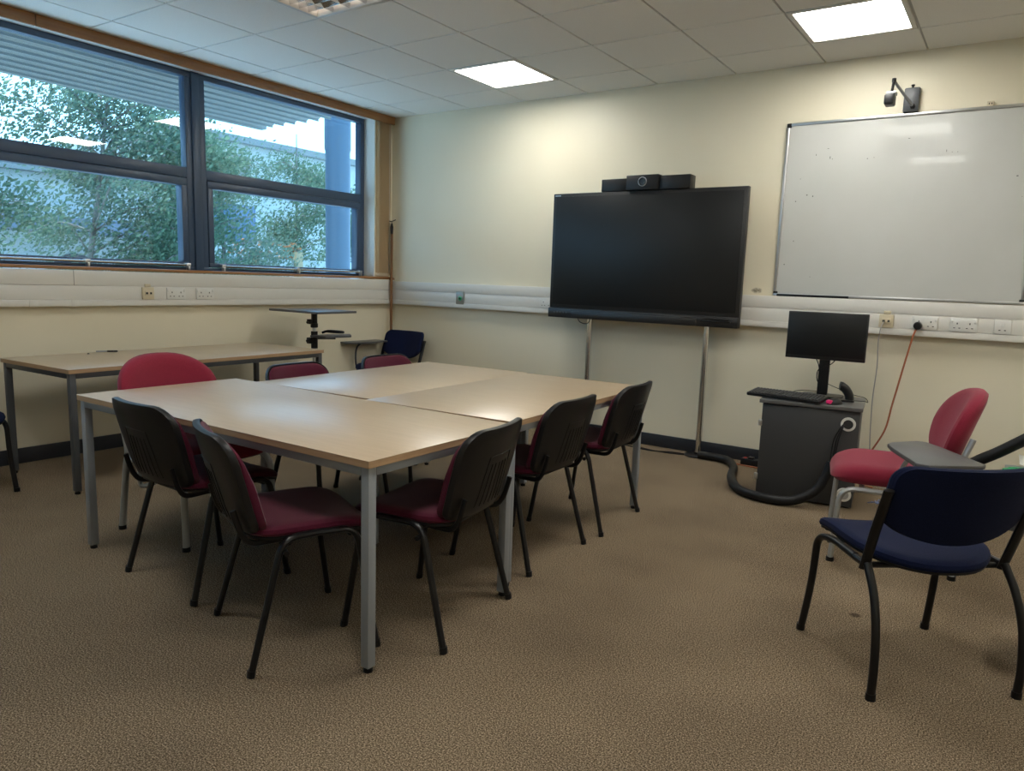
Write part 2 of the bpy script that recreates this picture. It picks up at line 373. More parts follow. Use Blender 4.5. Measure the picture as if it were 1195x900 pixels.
# ------------------------------------------------------------------ windows
def bay(n, y0, y1):
    w = tag(empty('window_%d' % n, (0, 0, 0)), kind='structure')
    xf, xb = -0.135, -0.205
    fr = MB(); g = 0.05
    fr.box(xb, xf, y0, y1, 2.690, 2.735, 0.003); fr.box(xb, xf, y0, y1, 1.262, 1.285, 0.003)
    fr.box(xb, xf, y0, y0+g, 1.285, 2.690, 0.003); fr.box(xb, xf, y1-g, y1, 1.285, 2.690, 0.003)
    fr.box(xb, xf, y0+g, y1-g, 1.955, 2.030, 0.003); fr.build('window_frame', NAVYF, w)
    cs = MB(); a, b = y0+g+0.004, y1-g-0.004; xo = xf+0.006
    cs.box(xb, xo, a, b, 1.895, 1.951, 0.004); cs.box(xb, xo, a, b, 1.289, 1.322, 0.004)
    cs.box(xb, xo, a, a+0.046, 1.322, 1.895, 0.004); cs.box(xb, xo, b-0.046, b, 1.322, 1.895, 0.004)
    cs.build('opening_casement', NAVYF, w)
    MB().box(-0.176, -0.172, y0+g, y1-g, 2.030, 2.690).build('window_pane', GLASS, w)
    MB().box(-0.176, -0.172, a+0.046, b-0.046, 1.322, 1.895).build('window_pane', GLASS, w)
    bar = MB(); yb0, yb1 = a+0.10, b-0.03
    bar.tube([(-0.100, yb0, 1.300), (-0.100, yb1, 1.300)], 0.0085, 10); ob = bar.build('opening_bar', CHROME, w)
    bk = MB()
    for yy in (yb0, (yb0+yb1)/2, yb1):
        bk.box(-0.130, -0.088, yy-0.018, yy+0.018, 1.288, 1.314, 0.004)
        bk.box(-0.112, -0.080, yy-0.008, yy+0.008, 1.263, 1.292, 0.003)
    bk.build('bar_bracket', ALU, ob)
for n, (y0, y1) in enumerate([(-1.955, -0.240), (-3.735, -2.020), (-5.515, -3.800), (-7.19, -5.580)]): bay(n+1, y0, y1)
mm = MB()
for y in (-1.9875, -3.7675, -5.5475): mm.box(-0.215, -0.122, y-0.032, y+0.032, 1.262, 2.735, 0.004)
struct('trim_5', mm, NAVYF)
# pelmet
p = thing('window_pelmet', 'brown varnished wooden pelmet board running above the windows', 'pelmet', (0, 0, 0))
MB().box(0.030, 0.050, -3.14, -0.02, 2.700, 2.771, 0.002).build('board', OAK, p)
MB().box(0.030, 0.050, -7.3, -3.145, 2.700, 2.771, 0.002).build('board', OAK, p)
# vertical blind stacked open in the corner
vb = thing('vertical_blind', 'tan vertical blind drawn open into a narrow stack beside the window', 'blind', (0, 0, 0))
MB().box(-0.02, 0.024, -7.15, -0.06, 2.712, 2.734, 0.003).build('head_rail', WPL, vb)
for k in range(13):
    y = -0.222 + k*0.0125
    s = MB(); A = Matrix.Translation((-0.004, y, 0)) @ Matrix.Rotation(math.radians(28 if k % 2 else 22), 4, 'Z')
    s.box(-0.040, 0.040, -0.0007, 0.0007, 1.292, 2.712, mat=A); s.build('blind_slat', BLIND, vb)
wt = MB()
for k in range(13):
    y = -0.222 + k*0.0125; A = Matrix.Translation((-0.004, y, 0)) @ Matrix.Rotation(math.radians(25), 4, 'Z')
    wt.box(-0.041, 0.041, -0.002, 0.002, 1.270, 1.300, mat=A)
wt.build('bottom_weight', CPL, vb)
MB().tube([(0.03, -0.068, 2.71), (0.03, -0.066, 1.30)], 0.0018, 6).build('cord', WPL, vb)
# window pole
wp = thing('window_pole', 'long dark wooden window pole with metal hook standing in the room corner', 'pole', (0.082, -0.084, 0.0))
MB().tube([(0, 0, 0.0), (-0.004, 0.003, 1.0), (-0.006, 0.005, 1.70)], 0.0135, 10).build('shaft', DWOOD, wp)
MB().tube([(-0.006, 0.005, 1.66), (-0.006, 0.005, 1.74), (-0.006, 0.005, 1.775)], 0.012, 10, radii=[0.013, 0.016, 0.008]).build('ferrule', BLKM, wp)
MB().tube(spline([(-0.006, 0.005, 1.77), (-0.006, 0.005, 1.795), (0.006, 0.015, 1.80), (0.024, 0.027, 1.812)]), 0.0045, 8).tube([(-0.006, 0.005, 1.79), (-0.028, -0.008, 1.797)], 0.0045, 8).build('hook', BLKM, wp)
pk = thing('pole_bracket', 'small brown hook holding the wooden pole at sill height', 'hook', (0.05, -0.07, 1.243))
MB().box(-0.004, 0.024, -0.010, 0.030, -0.008, 0.008, 0.002).tube(spline([(0.02, 0.0, 0), (0.045, 0.005, 0), (0.058, -0.006, 0.004), (0.056, -0.020, 0.012)]), 0.004, 8).build('hook_arm', OAK, pk)
# ------------------------------------------------------------------ ceiling lights
def panel_light(x, y, label):
    t = thing('ceiling_light', label, 'light', (x, y, CH), 0, 'square ceiling light panels')
    fm = MB()
    for b in ((0.008, 0.592, 0.008, 0.036), (0.008, 0.592, 0.564, 0.592), (0.008, 0.036, 0.036, 0.564), (0.564, 0.592, 0.036, 0.564)):
        fm.box(b[0], b[1], b[2], b[3], -0.004, 0.02, 0.002)
    fm.build('light_frame', WPL, t)
    MB().box(0.036, 0.564, 0.036, 0.564, 0.004, 0.012).build('diffuser', PANEL, t)
    return t
names = ['lit square ceiling panel nearest the window corner, above and left of the large screen', 'lit square ceiling panel nearest the whiteboard and its camera arm'] + ['lit square ceiling panel outside the photo behind the viewer']*9
for (x, y), nm in zip(LIGHTS, names): panel_light(x, y, nm)
lv = thing('ceiling_light', 'recessed ceiling light with a chrome louvre grid at the top edge of the photo', 'light', (LOUV[0][0], LOUV[0][1], CH))
fm = MB()
for b in ((0.006, 0.594, 0.006, 0.030), (0.006, 0.594, 0.570, 0.594), (0.006, 0.030, 0.030, 0.570), (0.570, 0.594, 0.030, 0.570)): fm.box(*b, -0.005, 0.02, 0.002)
fm.build('light_frame', WPL, lv)
hb = MB(); hb.box(0.01, 0.59, 0.01, 0.59, 0.088, 0.096); hb.box(0.01, 0.014, 0.01, 0.59, 0.02, 0.09); hb.box(0.586, 0.59, 0.01, 0.59, 0.02, 0.09); hb.box(0.014, 0.586, 0.01, 0.014, 0.02, 0.09); hb.box(0.014, 0.586, 0.586, 0.59, 0.02, 0.09)
hb.build('reflector_box', WPL, lv)
lg = MB()
for k in range(1, 4):
    c = 0.03 + 0.54*k/4
    for mb_ in (lg,):
        # V-shaped parabolic blades both ways
        mb_.prism([(c-0.022, 0.05), (c, 0.0), (c+0.022, 0.05)], 0.03, 0.57, mat=Matrix(((1, 0, 0, 0), (0, 0, 1, 0), (0, 1, 0, 0), (0, 0, 0, 1))))
for k in range(1, 8):
    c = 0.03 + 0.54*k/8
    lg.prism([(c-0.010, 0.046), (c, 0.001), (c+0.010, 0.046)], 0.03, 0.57, mat=Matrix(((0, 0, 1, 0), (1, 0, 0, 0), (0, 1, 0, 0), (0, 0, 0, 1))))
lg.build('louvre_grid', CHROME, lv)
TUBE = emit_mat('fluorescent_tube', (1.0, 0.86, 0.76), 9.0)
for k in range(4):
    x = 0.03 + 0.54*(k+0.5)/4
    MB().tube([(x, 0.03, 0.070), (x, 0.57, 0.070)], 0.008, 10).build('fluorescent_tube', TUBE, lv)

# ------------------------------------------------------------------ tables
def table(label, corners, ztop, legm, frm, cat='table', group=None, thick=0.024, inset=0.010, legw=0.034, cbox=None):
    """corners: (x0,x1,y0,y1) local size, loc centre and rotation given in cbox"""
    L_, D_, cx, cy, rz = corners
    t = thing('table', label, cat, (cx, cy, 0), rz, group)
    mb = MB(); mb.box(-L_/2+0.001, L_/2-0.001, -D_/2+0.001, D_/2-0.001, ztop-thick+0.0005, ztop-0.0008); mb.build('edge_band', EDGE, t)
    mb = MB(); mb.prism([(-L_/2, -D_/2), (L_/2, -D_/2), (L_/2, D_/2), (-L_/2, D_/2)], ztop-0.0022, ztop, 0.0008); mb.build('tabletop', TABLE, t)
    a, b = L_/2-inset, D_/2-inset; z1 = ztop-thick; w = legw
    fr = MB()
    fr.box(-a+w, a-w, -b, -b+0.022, z1-0.030, z1, 0.002).box(-a+w, a-w, b-0.022, b, z1-0.030, z1, 0.002)
    fr.box(-a, -a+0.022, -b+w, b-w, z1-0.030, z1, 0.002).box(a-0.022, a, -b+w, b-w, z1-0.030, z1, 0.002)
    fr.build('frame', frm, t)
    for sx in (-1, 1):
        for sy in (-1, 1):
            x0, x1 = sorted((sx*a, sx*(a-w))); y0, y1 = sorted((sy*b, sy*(b-w)))
            lg = MB().box(x0, x1, y0, y1, 0.018, z1, 0.003).build('leg', legm, t)
            cx_, cy_ = (x0+x1)/2, (y0+y1)/2
            MB().lathe([(0.014, 0.0), (0.015, 0.004), (0.015, 0.012), (0.008, 0.014), (0.008, 0.022)], (cx_, cy_, 0), 14).build('foot', RUBB, lg)
    return t
ZT = 0.705
table('long beech meeting table at the near end of the grouped tables, jutting out furthest left', (1.80, 0.80, 2.712, -3.440, 0), ZT, GREYM, GREYM, group='meeting tables pushed together')
table('beech meeting table on the window side of the group, two chairs behind it', (0.795, 1.40, 2.346, -2.322, math.radians(2.3)), ZT-0.001, GREYM, GREYM, group='meeting tables pushed together')
table('beech meeting table on the whiteboard side of the group, with chairs along its right edge', (0.795, 1.40, 3.143, -2.322, math.radians(2.3)), ZT, GREYM, GREYM, group='meeting tables pushed together')
table('beech table with dark grey legs standing alone against the window wall', (0.77, 1.84, 0.555, -2.585, math.radians(2.2)), ZT, DGREY, DGREY)

# ------------------------------------------------------------------ conference chair (black frame, burgundy pad)
def conf_chair(label, group):
    t = thing('conference_chair', label, 'chair', (0, 0, 0), 0, group)
    ZS = 0.415
    def seat_w(a, b, n):
        y = b + 0.020; z = ZS + 0.002 + n
        if y > 0.10: z -= ((y-0.10)/0.135)**2*0.030
        z -= 0.010*(1-(a/0.225)**2)*(1 if n > 0.02 else 0)
        return Vector((a*(1.0 + 0.06*(y+0.2)), y, z))
    ol = rrect(0.430, 0.425, [0.075, 0.075, 0.10, 0.10])
    seat = MB().pad(ol, [(0.93, 0.010), (0.985, 0.016), (1.0, 0.026), (0.985, 0.038), (0.94, 0.045), (0.86, 0.049)], seat_w).build('seat', WINE, t)
    MB().pad(ol, [(0.90, 0.000), (0.985, 0.004), (0.99, 0.012), (0.93, 0.016)], seat_w).build('seat_shell', BLKP, t)
    def back_w(dn):
        def w(a, b, n):
            z = 0.602 + b; lean = (z-0.455)*0.26
            y = -0.205 - lean + 0.042*(a/0.22)**2 - 0.015 + (n+dn) + 0.020*max(0, (0.50-z)/0.05)**1*0.3
            return Vector((a*(1 - 0.05*max(0, -b/0.16)), y, z))
        return w
    ob = rrect(0.445, 0.325, [0.085, 0.085, 0.055, 0.055])
    MB().pad(ob, [(0.90, 0.0), (0.958, 0.010), (0.974, 0.024), (0.958, 0.038), (0.91, 0.046), (0.82, 0.051)], (lambda a, b, n: back_w(0.006)(a, b-0.004, n*(1-0.55*max(0.0, b/0.16))))).build('backrest', WINE, t)
    sh = MB().pad(ob, [(0.93, -0.010), (0.985, -0.007), (1.0, 0.002), (1.0, 0.013), (0.99, 0.016), (0.975, 0.013), (0.95, 0.005)], back_w(0.0))
    bw = back_w(0.0)
    def line(p, q, rr=0.0013):
        sh.tube([bw(p[0]+(q[0]-p[0])*k/5, p[1]+(q[1]-p[1])*k/5, -0.0105) for k in range(6)], rr, 6)
    line((-0.075, 0.055), (0.075, 0.055)); line((-0.075, 0.055), (-0.095, -0.13)); line((0.075, 0.055), (0.095, -0.13))
    for k in range(5):
        x = -0.05 + 0.025*k; line((x, 0.025), (x*1.25, -0.13), 0.0018)
    sh.build('back_shell', BLKP, t)
    fr = MB()
    for s in (-1, 1):
        fr.tube(spline([(s*0.150, 0.02, ZS-0.012), (s*0.160, -0.12, ZS-0.012), (s*0.168, -0.178, ZS-0.006), (s*0.172, -0.206, ZS+0.022), (s*0.174, -0.222, ZS+0.065), (s*0.174, -0.234, ZS+0.110)], 5), 0.010, 8, ry=0.006)
    fr.tube([(-0.150, 0.02, ZS-0.012), (0.150, 0.02, ZS-0.012)], 0.007, 8); fr.build('back_bracket', BLKM, t)
    st = MB()
    for y in (-0.075, 0.130): st.tube([(-0.216, y, ZS-0.008), (0.216, y, ZS-0.008)], 0.009, 8)
    for s in (-1, 1):
        st.tube([(s*0.226, -0.090, ZS-0.030), (s*0.246, -0.090, ZS-0.032)], 0.009, 10)
    st.build('seat_frame', BLKM, t)
    for s in (-1, 1):
        for fy, ty in ((0.212, 0.150), (-0.208, -0.095)):
            path = fillet([(s*0.252, fy, 0.004), (s*0.222, ty, ZS+0.012), (s*0.221, 0.03, ZS+0.014)], 0.055, 6)
            lg = MB().tube(path, 0.0145, 10, ry=0.0110).build('leg', BLKM, t)
            MB().tube([(s*0.2525, fy+math.copysign(0.0008, fy), 0.0), (s*0.2510, fy-math.copysign(0.002, fy), 0.022)], 0.0165, 10, ry=0.0130).build('foot_cap', RUBB, lg)
    return t
cc = conf_chair('burgundy conference chair turned at an angle beside the near table corner leg', 'burgundy conference chairs round the tables')
spots = [(3.169, -3.772, -22.6, None),
         (2.479, -3.660, -2.3, 'burgundy conference chair at the near long table edge, left of the angled one'),
         (3.456, -3.358, 99.1, 'burgundy conference chair on the right edge of the tables, nearest the viewer'),
         (3.350, -2.590, 91.4, 'burgundy conference chair in the middle of the three along the right edge'),
         (3.344, -1.945, 94.0, 'burgundy conference chair on the right edge of the tables, nearest the screen'),
         (2.130, -2.690, -88.0, 'burgundy conference chair across the tables, in front of the window table end'),
         (2.110, -1.975, -90.0, 'burgundy conference chair across the tables, in front of the navy corner chair')]
for k, (x, y, a, lb) in enumerate(spots):
    o = cc if k == 0 else copy_tree(cc)
    o.location = (x, y, 0); o.rotation_euler = (0, 0, math.radians(a))
    if lb: o['label'] = lb

# ------------------------------------------------------------------ padded crimson tablet chairs (silver oval legs)
def padded_chair(label, loc, rz, board_pose, group=None):
    t = thing('tablet_chair', label, 'chair', loc, rz, group)
    ZS = 0.375
    def seat_w(a, b, n):
        y = b + 0.030; z = ZS + n
        if y > 0.12: z -= ((y-0.12)/0.17)**2*0.035*(1 if n > 0.03 else 0.3)
        z += 0.004
        return Vector((a*(1.0+0.10*y), y, z))
    ol = rrect(0.50, 0.50, [0.13, 0.13, 0.11, 0.11])
    MB().pad(ol, [(0.80, 0.0), (0.93, 0.006), (0.985, 0.022), (1.0, 0.042), (0.985, 0.062), (0.93, 0.080), (0.84, 0.089)], seat_w).build('seat', RED, t)
    # rounded back cushion, wide arched top tapering to the bottom
    ol = []
    n = 44
    for k in range(n):
        a = 2*PI*k/n; c, s = math.cos(a), math.sin(a)
        x = 0.262*math.copysign(abs(c)**(0.82 if s > 0 else 0.70), c); z = (0.190 if s > 0 else 0.180)*math.copysign(abs(s)**(0.88 if s > 0 else 0.75), s)
        x *= (1.0 - 0.10*max(0, -z/0.18))
        ol.append((x, z))
    def back_w(a, b, n):
        z = 0.655+b; return Vector((a, -0.215 - (z-0.47)*0.30 + n + 0.055*(a/0.25)**2, z))
    MB().pad(ol, [(0.80, -0.030), (0.93, -0.024), (0.99, -0.008), (1.0, 0.010), (0.985, 0.026), (0.93, 0.040), (0.82, 0.047)], back_w).build('backrest', RED, t)
    for s in (-1, 1):
        f_ = MB().tube(fillet([(s*0.245, 0.250, 0.006), (s*0.238, 0.235, ZS-0.015), (s*0.236, 0.0, ZS-0.020)], 0.075, 7), 0.0165, 12, ry=0.0125).build('leg', SILV, t)
        MB().tube([(s*0.245, 0.250, 0.0), (s*0.245, 0.250, 0.02)], 0.018, 12).build('foot_cap', RUBB, f_)
        b_ = MB().tube(fillet([(s*0.250, -0.255, 0.006), (s*0.240, -0.215, ZS-0.05), (s*0.237, -0.195, ZS+0.02), (s*0.236, -0.275, 0.645)], 0.05, 6), 0.0165, 12, ry=0.0125).build('leg', SILV, t)
        MB().tube([(s*0.250, -0.255, 0.0), (s*0.250, -0.255, 0.02)], 0.018, 12).build('foot_cap', RUBB, b_)
    fr = MB()
    for s in (-1, 1): fr.tube([(s*0.236, 0.02, ZS-0.020), (s*0.237, -0.20, ZS-0.015)], 0.0135, 10)
    for y in (-0.12, 0.14): fr.tube([(-0.235, y, ZS-0.018), (0.235, y, ZS-0.018)], 0.011, 10)
    fr.build('seat_frame', SILV, t)
    # writing tablet on its bracket
    ob = [(-0.16, -0.17), (0.13, -0.19), (0.16, -0.16), (0.17, 0.06), (0.10, 0.19), (0.05, 0.215), (0.0, 0.20), (-0.15, 0.05), (-0.185, -0.02), (-0.185, -0.13)]
    if board_pose is None:       # tablet swung out level beside the seat, given as floor-plan corners
        cc_, ss_ = math.cos(rz), math.sin(rz)
        pl_ = [(4.775, -1.83), (4.785, -1.78), (4.87, -1.665), (4.91, -1.66), (4.97, -1.74), (5.15, -2.0), (5.14, -2.04), (4.97, -2.18), (4.92, -2.17), (4.80, -1.90)]
        ob = [((x-loc[0])*cc_ + (y-loc[1])*ss_, -(x-loc[0])*ss_ + (y-loc[1])*cc_) for x, y in pl_][::-1]
        board_pose = Matrix.Translation((0, 0, 0.600)); cen = (sum(p[0] for p in ob)/len(ob), sum(p[1] for p in ob)/len(ob))
        ob = [(x-cen[0], y-cen[1]) for x, y in ob]; board_pose = Matrix.Translation((cen[0], cen[1], 0.600))
    tb_ = MB(); tb_.prism(ob, -0.009, 0.009, 0.004, mat=board_pose); tb_.build('writing_tablet', TABT, t)
    arm = MB(); c = board_pose.translation; sx = 1 if c.x > 0 else -1
    arm.tube(spline([(sx*0.238, -0.02, ZS-0.02), (sx*0.285, -0.01, ZS+0.00), (sx*0.295, 0.0, min(c.z-0.08, ZS+0.10)), (c.x*0.4+sx*0.175, c.y*0.5, c.z-0.03), (c.x, c.y, c.z-0.016)], 6), 0.010, 10)
    arm.build('tablet_arm', SILV, t)
    return t
padded_chair('crimson padded chair with silver legs at the left end of the long meeting table', (1.935, -3.345, 0), math.radians(-88), Matrix.Translation((0.215, 0.30, 0.355)) @ Matrix.Rotation(math.radians(80), 4, 'Z') @ Matrix.Rotation(math.radians(12), 4, 'X') @ Matrix.Scale(0.55, 4), group='crimson padded chairs')
padded_chair('crimson padded chair with grey writing tablet beside the computer cabinet', (4.770, -1.480, 0), math.radians(102), None, group='crimson padded chairs')

# ------------------------------------------------------------------ navy stacking chairs (black bowed legs)
def navy_chair(label, loc, rz, tablet=None, group='navy chairs with black bowed legs'):
    t = thing('stacking_chair', label, 'chair', loc, rz, group)
    ZS = 0.395
    def seat_w(a, b, n):
        y = b + 0.030; z = ZS + n + 0.006 + 0.028*max(0, (y-0.0))*0.9
        if y > 0.14: z -= ((y-0.14)/0.12)**2*0.022
        z += 0.018*(abs(a)/0.22)**2.5
        return Vector((a, y, z))
    ol = rrect(0.455, 0.475, [0.07, 0.07, 0.21, 0.21], n=9)
    MB().pad(ol, [(0.93, 0.0), (0.985, 0.004), (1.0, 0.014), (0.985, 0.026), (0.94, 0.034), (0.85, 0.037)], seat_w).build('seat', NAVY, t)
    MB().pad(ol, [(0.88, -0.008), (0.97, -0.006), (0.975, 0.002), (0.90, 0.004)], seat_w).build('seat_board', BLKP, t)
    ol = []
    base = rrect(0.465, 0.255, [0.050, 0.050, 0.02, 0.02], n=6, step=0.03)
    for (x, z) in base:
        if z < -0.015: z = -0.015 + (z+0.015)*math.sqrt(max(0.0, 1-(x/0.245)**2))*1.10
        ol.append((x, z))
    def back_w(dn):
        def w(a, b, n):
            z = 0.626+b; return Vector((a, -0.165 - (z-0.50)*0.34 - 0.035 + 0.055*(a/0.23)**2 + n + dn, z))
        return w
    MB().pad(ol, [(0.93, 0.004), (0.985, 0.008), (1.0, 0.018), (0.985, 0.030), (0.93, 0.038), (0.83, 0.042)], back_w(0)).build('backrest', NAVY, t)
    MB().pad(ol, [(0.90, -0.004), (0.975, -0.002), (0.985, 0.006), (0.95, 0.010)], back_w(0)).build('back_cover', NAVY, t)
    for s in (-1, 1):
        f_ = MB().tube(fillet([(s*0.246, 0.238, 0.004), (s*0.238, 0.205, 0.20), (s*0.236, 0.195, ZS-0.01), (s*0.233, 0.10, ZS+0.012), (s*0.233, -0.05, ZS+0.006)], 0.09, 8), 0.0135, 12, ry=0.0125).build('leg', BLKM, t)
        MB().tube([(s*0.2465, 0.240, 0.0), (s*0.246, 0.238, 0.022)], 0.0155, 12).build('foot_cap', RUBB, f_)
        b_ = MB().tube(spline([(s*0.244, -0.236, 0.004), (s*0.245, -0.238, 0.11), (s*0.243, -0.222, 0.23), (s*0.238, -0.182, 0.33), (s*0.234, -0.125, 0.405)], 6), 0.0135, 12, ry=0.0125).build('leg', BLKM, t)
        MB().tube([(s*0.244, -0.2365, 0.0), (s*0.244, -0.236, 0.022)], 0.0155, 12).build('foot_cap', RUBB, b_)
        pp = MB().tube([(s*0.236, -0.112, 0.385), (s*0.240, -0.160, 0.53), (s*0.243, -0.212, 0.672)], 0.0175, 12, ry=0.010).build('back_post', BLKM, t)
    fr = MB()
    for s in (-1, 1): fr.tube([(s*0.233, -0.05, ZS+0.004), (s*0.233, -0.128, ZS+0.006)], 0.0125, 10)
    for y in (-0.10, 0.13): fr.tube([(-0.233, y, ZS-0.004), (0.233, y, ZS-0.004)], 0.010, 10)
    fr.build('seat_frame', BLKM, t)
    if tablet:
        s = tablet
        ar = MB().tube(spline([(s*0.246, 0.13, ZS-0.02), (s*0.262, 0.175, ZS+0.02), (s*0.265, 0.185, ZS+0.12), (s*0.268, 0.165, ZS+0.20), (s*0.268, 0.12, ZS+0.235)], 6), 0.009, 10)
        ar.build('tablet_arm', DGREY, t)
        ob = [(-0.13, -0.22), (0.10, -0.22), (0.14, -0.18), (0.15, 0.10), (0.10, 0.23), (-0.03, 0.25), (-0.13, 0.16), (-0.15, 0.0)]
        MB().prism([(x*1.0, y) for x, y in ob], -0.008, 0.008, 0.004, mat=Matrix.Translation((s*0.300, 0.07, ZS+0.250))).build('writing_tablet', TABT, t)
    return t
navy_chair('navy fabric chair seen from behind at the right edge of the photo', (4.984, -2.640, 0), math.radians(38.75))
navy_chair('navy fabric chair with dark writing tablet in the far corner of the room', (0.325, -0.345, 0), math.radians(182), tablet=1)
navy_chair('navy fabric chair cut off by the left edge beside the window table', (0.425, -3.905, 0), math.radians(-88), tablet=None)

# ------------------------------------------------------------------ interactive screen on its chrome floor stand
tv = thing('interactive_screen', 'large black interactive touch screen mounted on two chrome posts', 'screen', (2.777, -0.19, 0))
X0, X1 = -0.785, 0.785
MB().box(X0, X1, -0.03, 0.015, 0.985, 1.966, 0.006).box(X0+0.08, X1-0.08, 0.014, 0.056, 1.05, 1.90, 0.006).build('housing', BEZEL, tv)
MB().box(X0+0.028, X1-0.028, -0.033, -0.029, 1.090, 1.940, 0.001).build('display', SCREEN, tv)
ch = MB().box(X0, X1, -0.050, -0.028, 0.985, 1.062, 0.006); ch.box(X0+0.22, X1-0.30, -0.056, -0.048, 0.990, 1.040, 0.003); ch.build('lower_bezel', BEZEL, tv)
bt = MB()
for k in range(5): bt.lathe([(0.006, -0.002), (0.006, 0.0025)], (X0+0.06+0.028*k, -0.0505, 1.028), 10, mat=Matrix.Rotation(PI/2, 4, 'X'))
bt.build('button', DGREY, tv)
MB().tube([(X1-0.25, -0.060, 1.045), (X1-0.06, -0.060, 1.040)], 0.006, 8).box(X1-0.27, X1-0.05, -0.062, -0.050, 1.022, 1.032, 0.002).build('pen_rest', RUBB, tv)
# maker's word mark: small light letters in the top left bezel
tx = MB()
for k in range(6): tx.box(X0+0.018+0.0085*k, X0+0.0235+0.0085*k, -0.0335, -0.0298, 1.946, 1.9525)
tx.build('maker_mark', ALU, tv)
for x in (-0.470, 0.513):
    ps = MB().tube([(x, 0.095, 0.012), (x, 0.095, 1.75)], 0.0225, 18).build('post', CHROME, tv)
    MB().lathe([(0.10, 0.0), (0.10, 0.008), (0.095, 0.012), (0.03, 0.016), (0.028, 0.03)], (x, 0.095, 0), 24).build('base_flange', BLKM, ps)
br = MB()
for z in (1.2, 1.6): br.box(-0.55, 0.59, 0.056, 0.072, z-0.03, z+0.03, 0.002)
br.build('mounting_rail', BLKM, tv)
MB().tube(spline([(-0.52, -0.02, 0.985), (-0.50, -0.01, 0.955), (-0.455, 0.02, 0.945), (-0.43, 0.03, 0.985)]), 0.003, 6).build('loose_lead', RUBB, tv)
vc = thing('conference_camera', 'black video conference camera bar standing on top of the large screen', 'camera', (2.777, -0.19, 1.966))
MB().box(-0.355, -0.135, -0.035, 0.055, 0.0, 0.092, 0.004).build('speaker', BLKP, vc)
MB().box(0.125, 0.365, -0.045, 0.055, 0.0, 0.098, 0.004).build('speaker', BLKP, vc)
MB().box(-0.135, 0.125, -0.060, 0.045, 0.0, 0.108, 0.005).build('camera_body', BLKP, vc)
ln = MB().lathe([(0.030, 0), (0.032, 0.006), (0.028, 0.014), (0.022, 0.014), (0.020, 0.008)], (0.0, -0.060, 0.058), 20, mat=Matrix.Rotation(PI/2, 4, 'X')).build('lens', mat('lens_glass', (0.03, 0.035, 0.04), 0.08, coat=1.0), vc)
MB().lathe([(0.034, 0), (0.034, 0.008), (0.030, 0.010), (0.030, 0.004)], (0.0, -0.060, 0.058), 20, mat=Matrix.Rotation(PI/2, 4, 'X')).build('lens_ring', GREYM, vc)

# ------------------------------------------------------------------ whiteboard
wb = thing('whiteboard', 'large wall whiteboard in an aluminium frame with black corners', 'whiteboard', (4.465, 0.0, 1.80))
bx0, bx1, bz0, bz1 = -0.735, 0.745, -0.573, 0.595
MB().box(bx0+0.01, bx1-0.01, -0.018, -0.004, bz0+0.01, bz1-0.01).build('writing_surface', BOARD, wb)
fm = MB()
fm.box(bx0, bx1, -0.026, -0.002, bz1-0.018, bz1, 0.003).box(bx0, bx1, -0.030, -0.002, bz0, bz0+0.016, 0.003)
fm.box(bx0, bx0+0.018, -0.026, -0.002, bz0+0.016, bz1-0.018, 0.003).box(bx1-0.018, bx1, -0.026, -0.002, bz0+0.016, bz1-0.018, 0.003)
fm.build('frame', ALU, wb)
for cx_ in (bx0, bx1):
    for cz_ in (bz0, bz1):
        MB().box(min(cx_, cx_-math.copysign(0.030, cx_)), max(cx_, cx_-math.copysign(0.030, cx_)), -0.029, -0.001, min(cz_, cz_-math.copysign(0.030, cz_)), max(cz_, cz_-math.copysign(0.030, cz_)), 0.005).build('corner_cap', BLKP, wb)
MB().box(bx0+0.03, bx0+0.50, -0.045, -0.028, bz0-0.004, bz0+0.012, 0.002).build('pen_ledge', BLKP, wb)
dots = MB(); rnd = random.Random(5)
for (qx, qz, w_, h_) in [(-0.44, 0.345, .004, .016), (-0.425, 0.340, .004, .005), (-0.53, 0.37, .003, .012), (-0.46, 0.41, .010, .003), (0.02, 0.44, .012, .003), (0.24, 0.345, .003, .014), (0.27, 0.34, .004, .004), (0.30, 0.34, .004, .004), (-0.21, 0.33, .006, .005), (-0.17, 0.335, .004, .004), (-0.57, 0.11, .008, .006), (-0.53, 0.10, .006, .008), (-0.64, 0.07, .006, .006), (-0.63, -0.20, .004, .008), (-0.68, -0.36, .005, .008), (-0.50, -0.44, .004, .004), (-0.62, 0.22, .004, .004), (0.62, 0.18, .010, .005), (0.66, 0.06, .003, .003)]:
    dots.box(qx, qx+w_, -0.0186, -0.0178, qz, qz+h_)
dots.build('pen_mark', DARK, wb)
hs = MB().box(0.425, 0.460, -0.020, -0.004, bz1, bz1+0.030, 0.002); hs.build('top_clip', CPL, wb)
ho = MB()
for x in (0.434, 0.447): ho.box(x, x+0.005, -0.0205, -0.0195, bz1+0.010, bz1+0.020)
ho.build('clip_slot', DARK, wb)
# wall arm with hanging camera
wa = thing('wall_arm_camera', 'black wall plate with arm and hanging projector camera above the whiteboard', 'camera', (4.482, 0.0, 2.395))
MB().box(-0.044, 0.044, -0.045, 0.0, 0.003, 0.150, 0.008).build('wall_plate', DGREY, wa)
MB().tube([(0.0, -0.03, 0.150), (0.0, -0.03, 0.165)], 0.006, 8).tube([(0.0, -0.030, 0.160), (0.0, -0.030, 0.168)], 0.010, 8).build('thumb_screw', BLKM, wa)
MB().tube([(0.012, -0.050, 0.035), (-0.070, -0.300, 0.135)], 0.010, 10, ry=0.007).build('arm', GREYM, wa)
MB().tube([(0.012, -0.044, 0.030), (0.010, -0.060, 0.038)], 0.014, 10).build('pivot', BLKM, wa)
hd = MB().tube([(-0.070, -0.300, 0.145), (-0.075, -0.300, 0.090), (-0.080, -0.300, 0.060)], 0.008, 8).tube([(-0.070, -0.302, 0.130), (-0.070, -0.302, 0.150)], 0.012, 8)
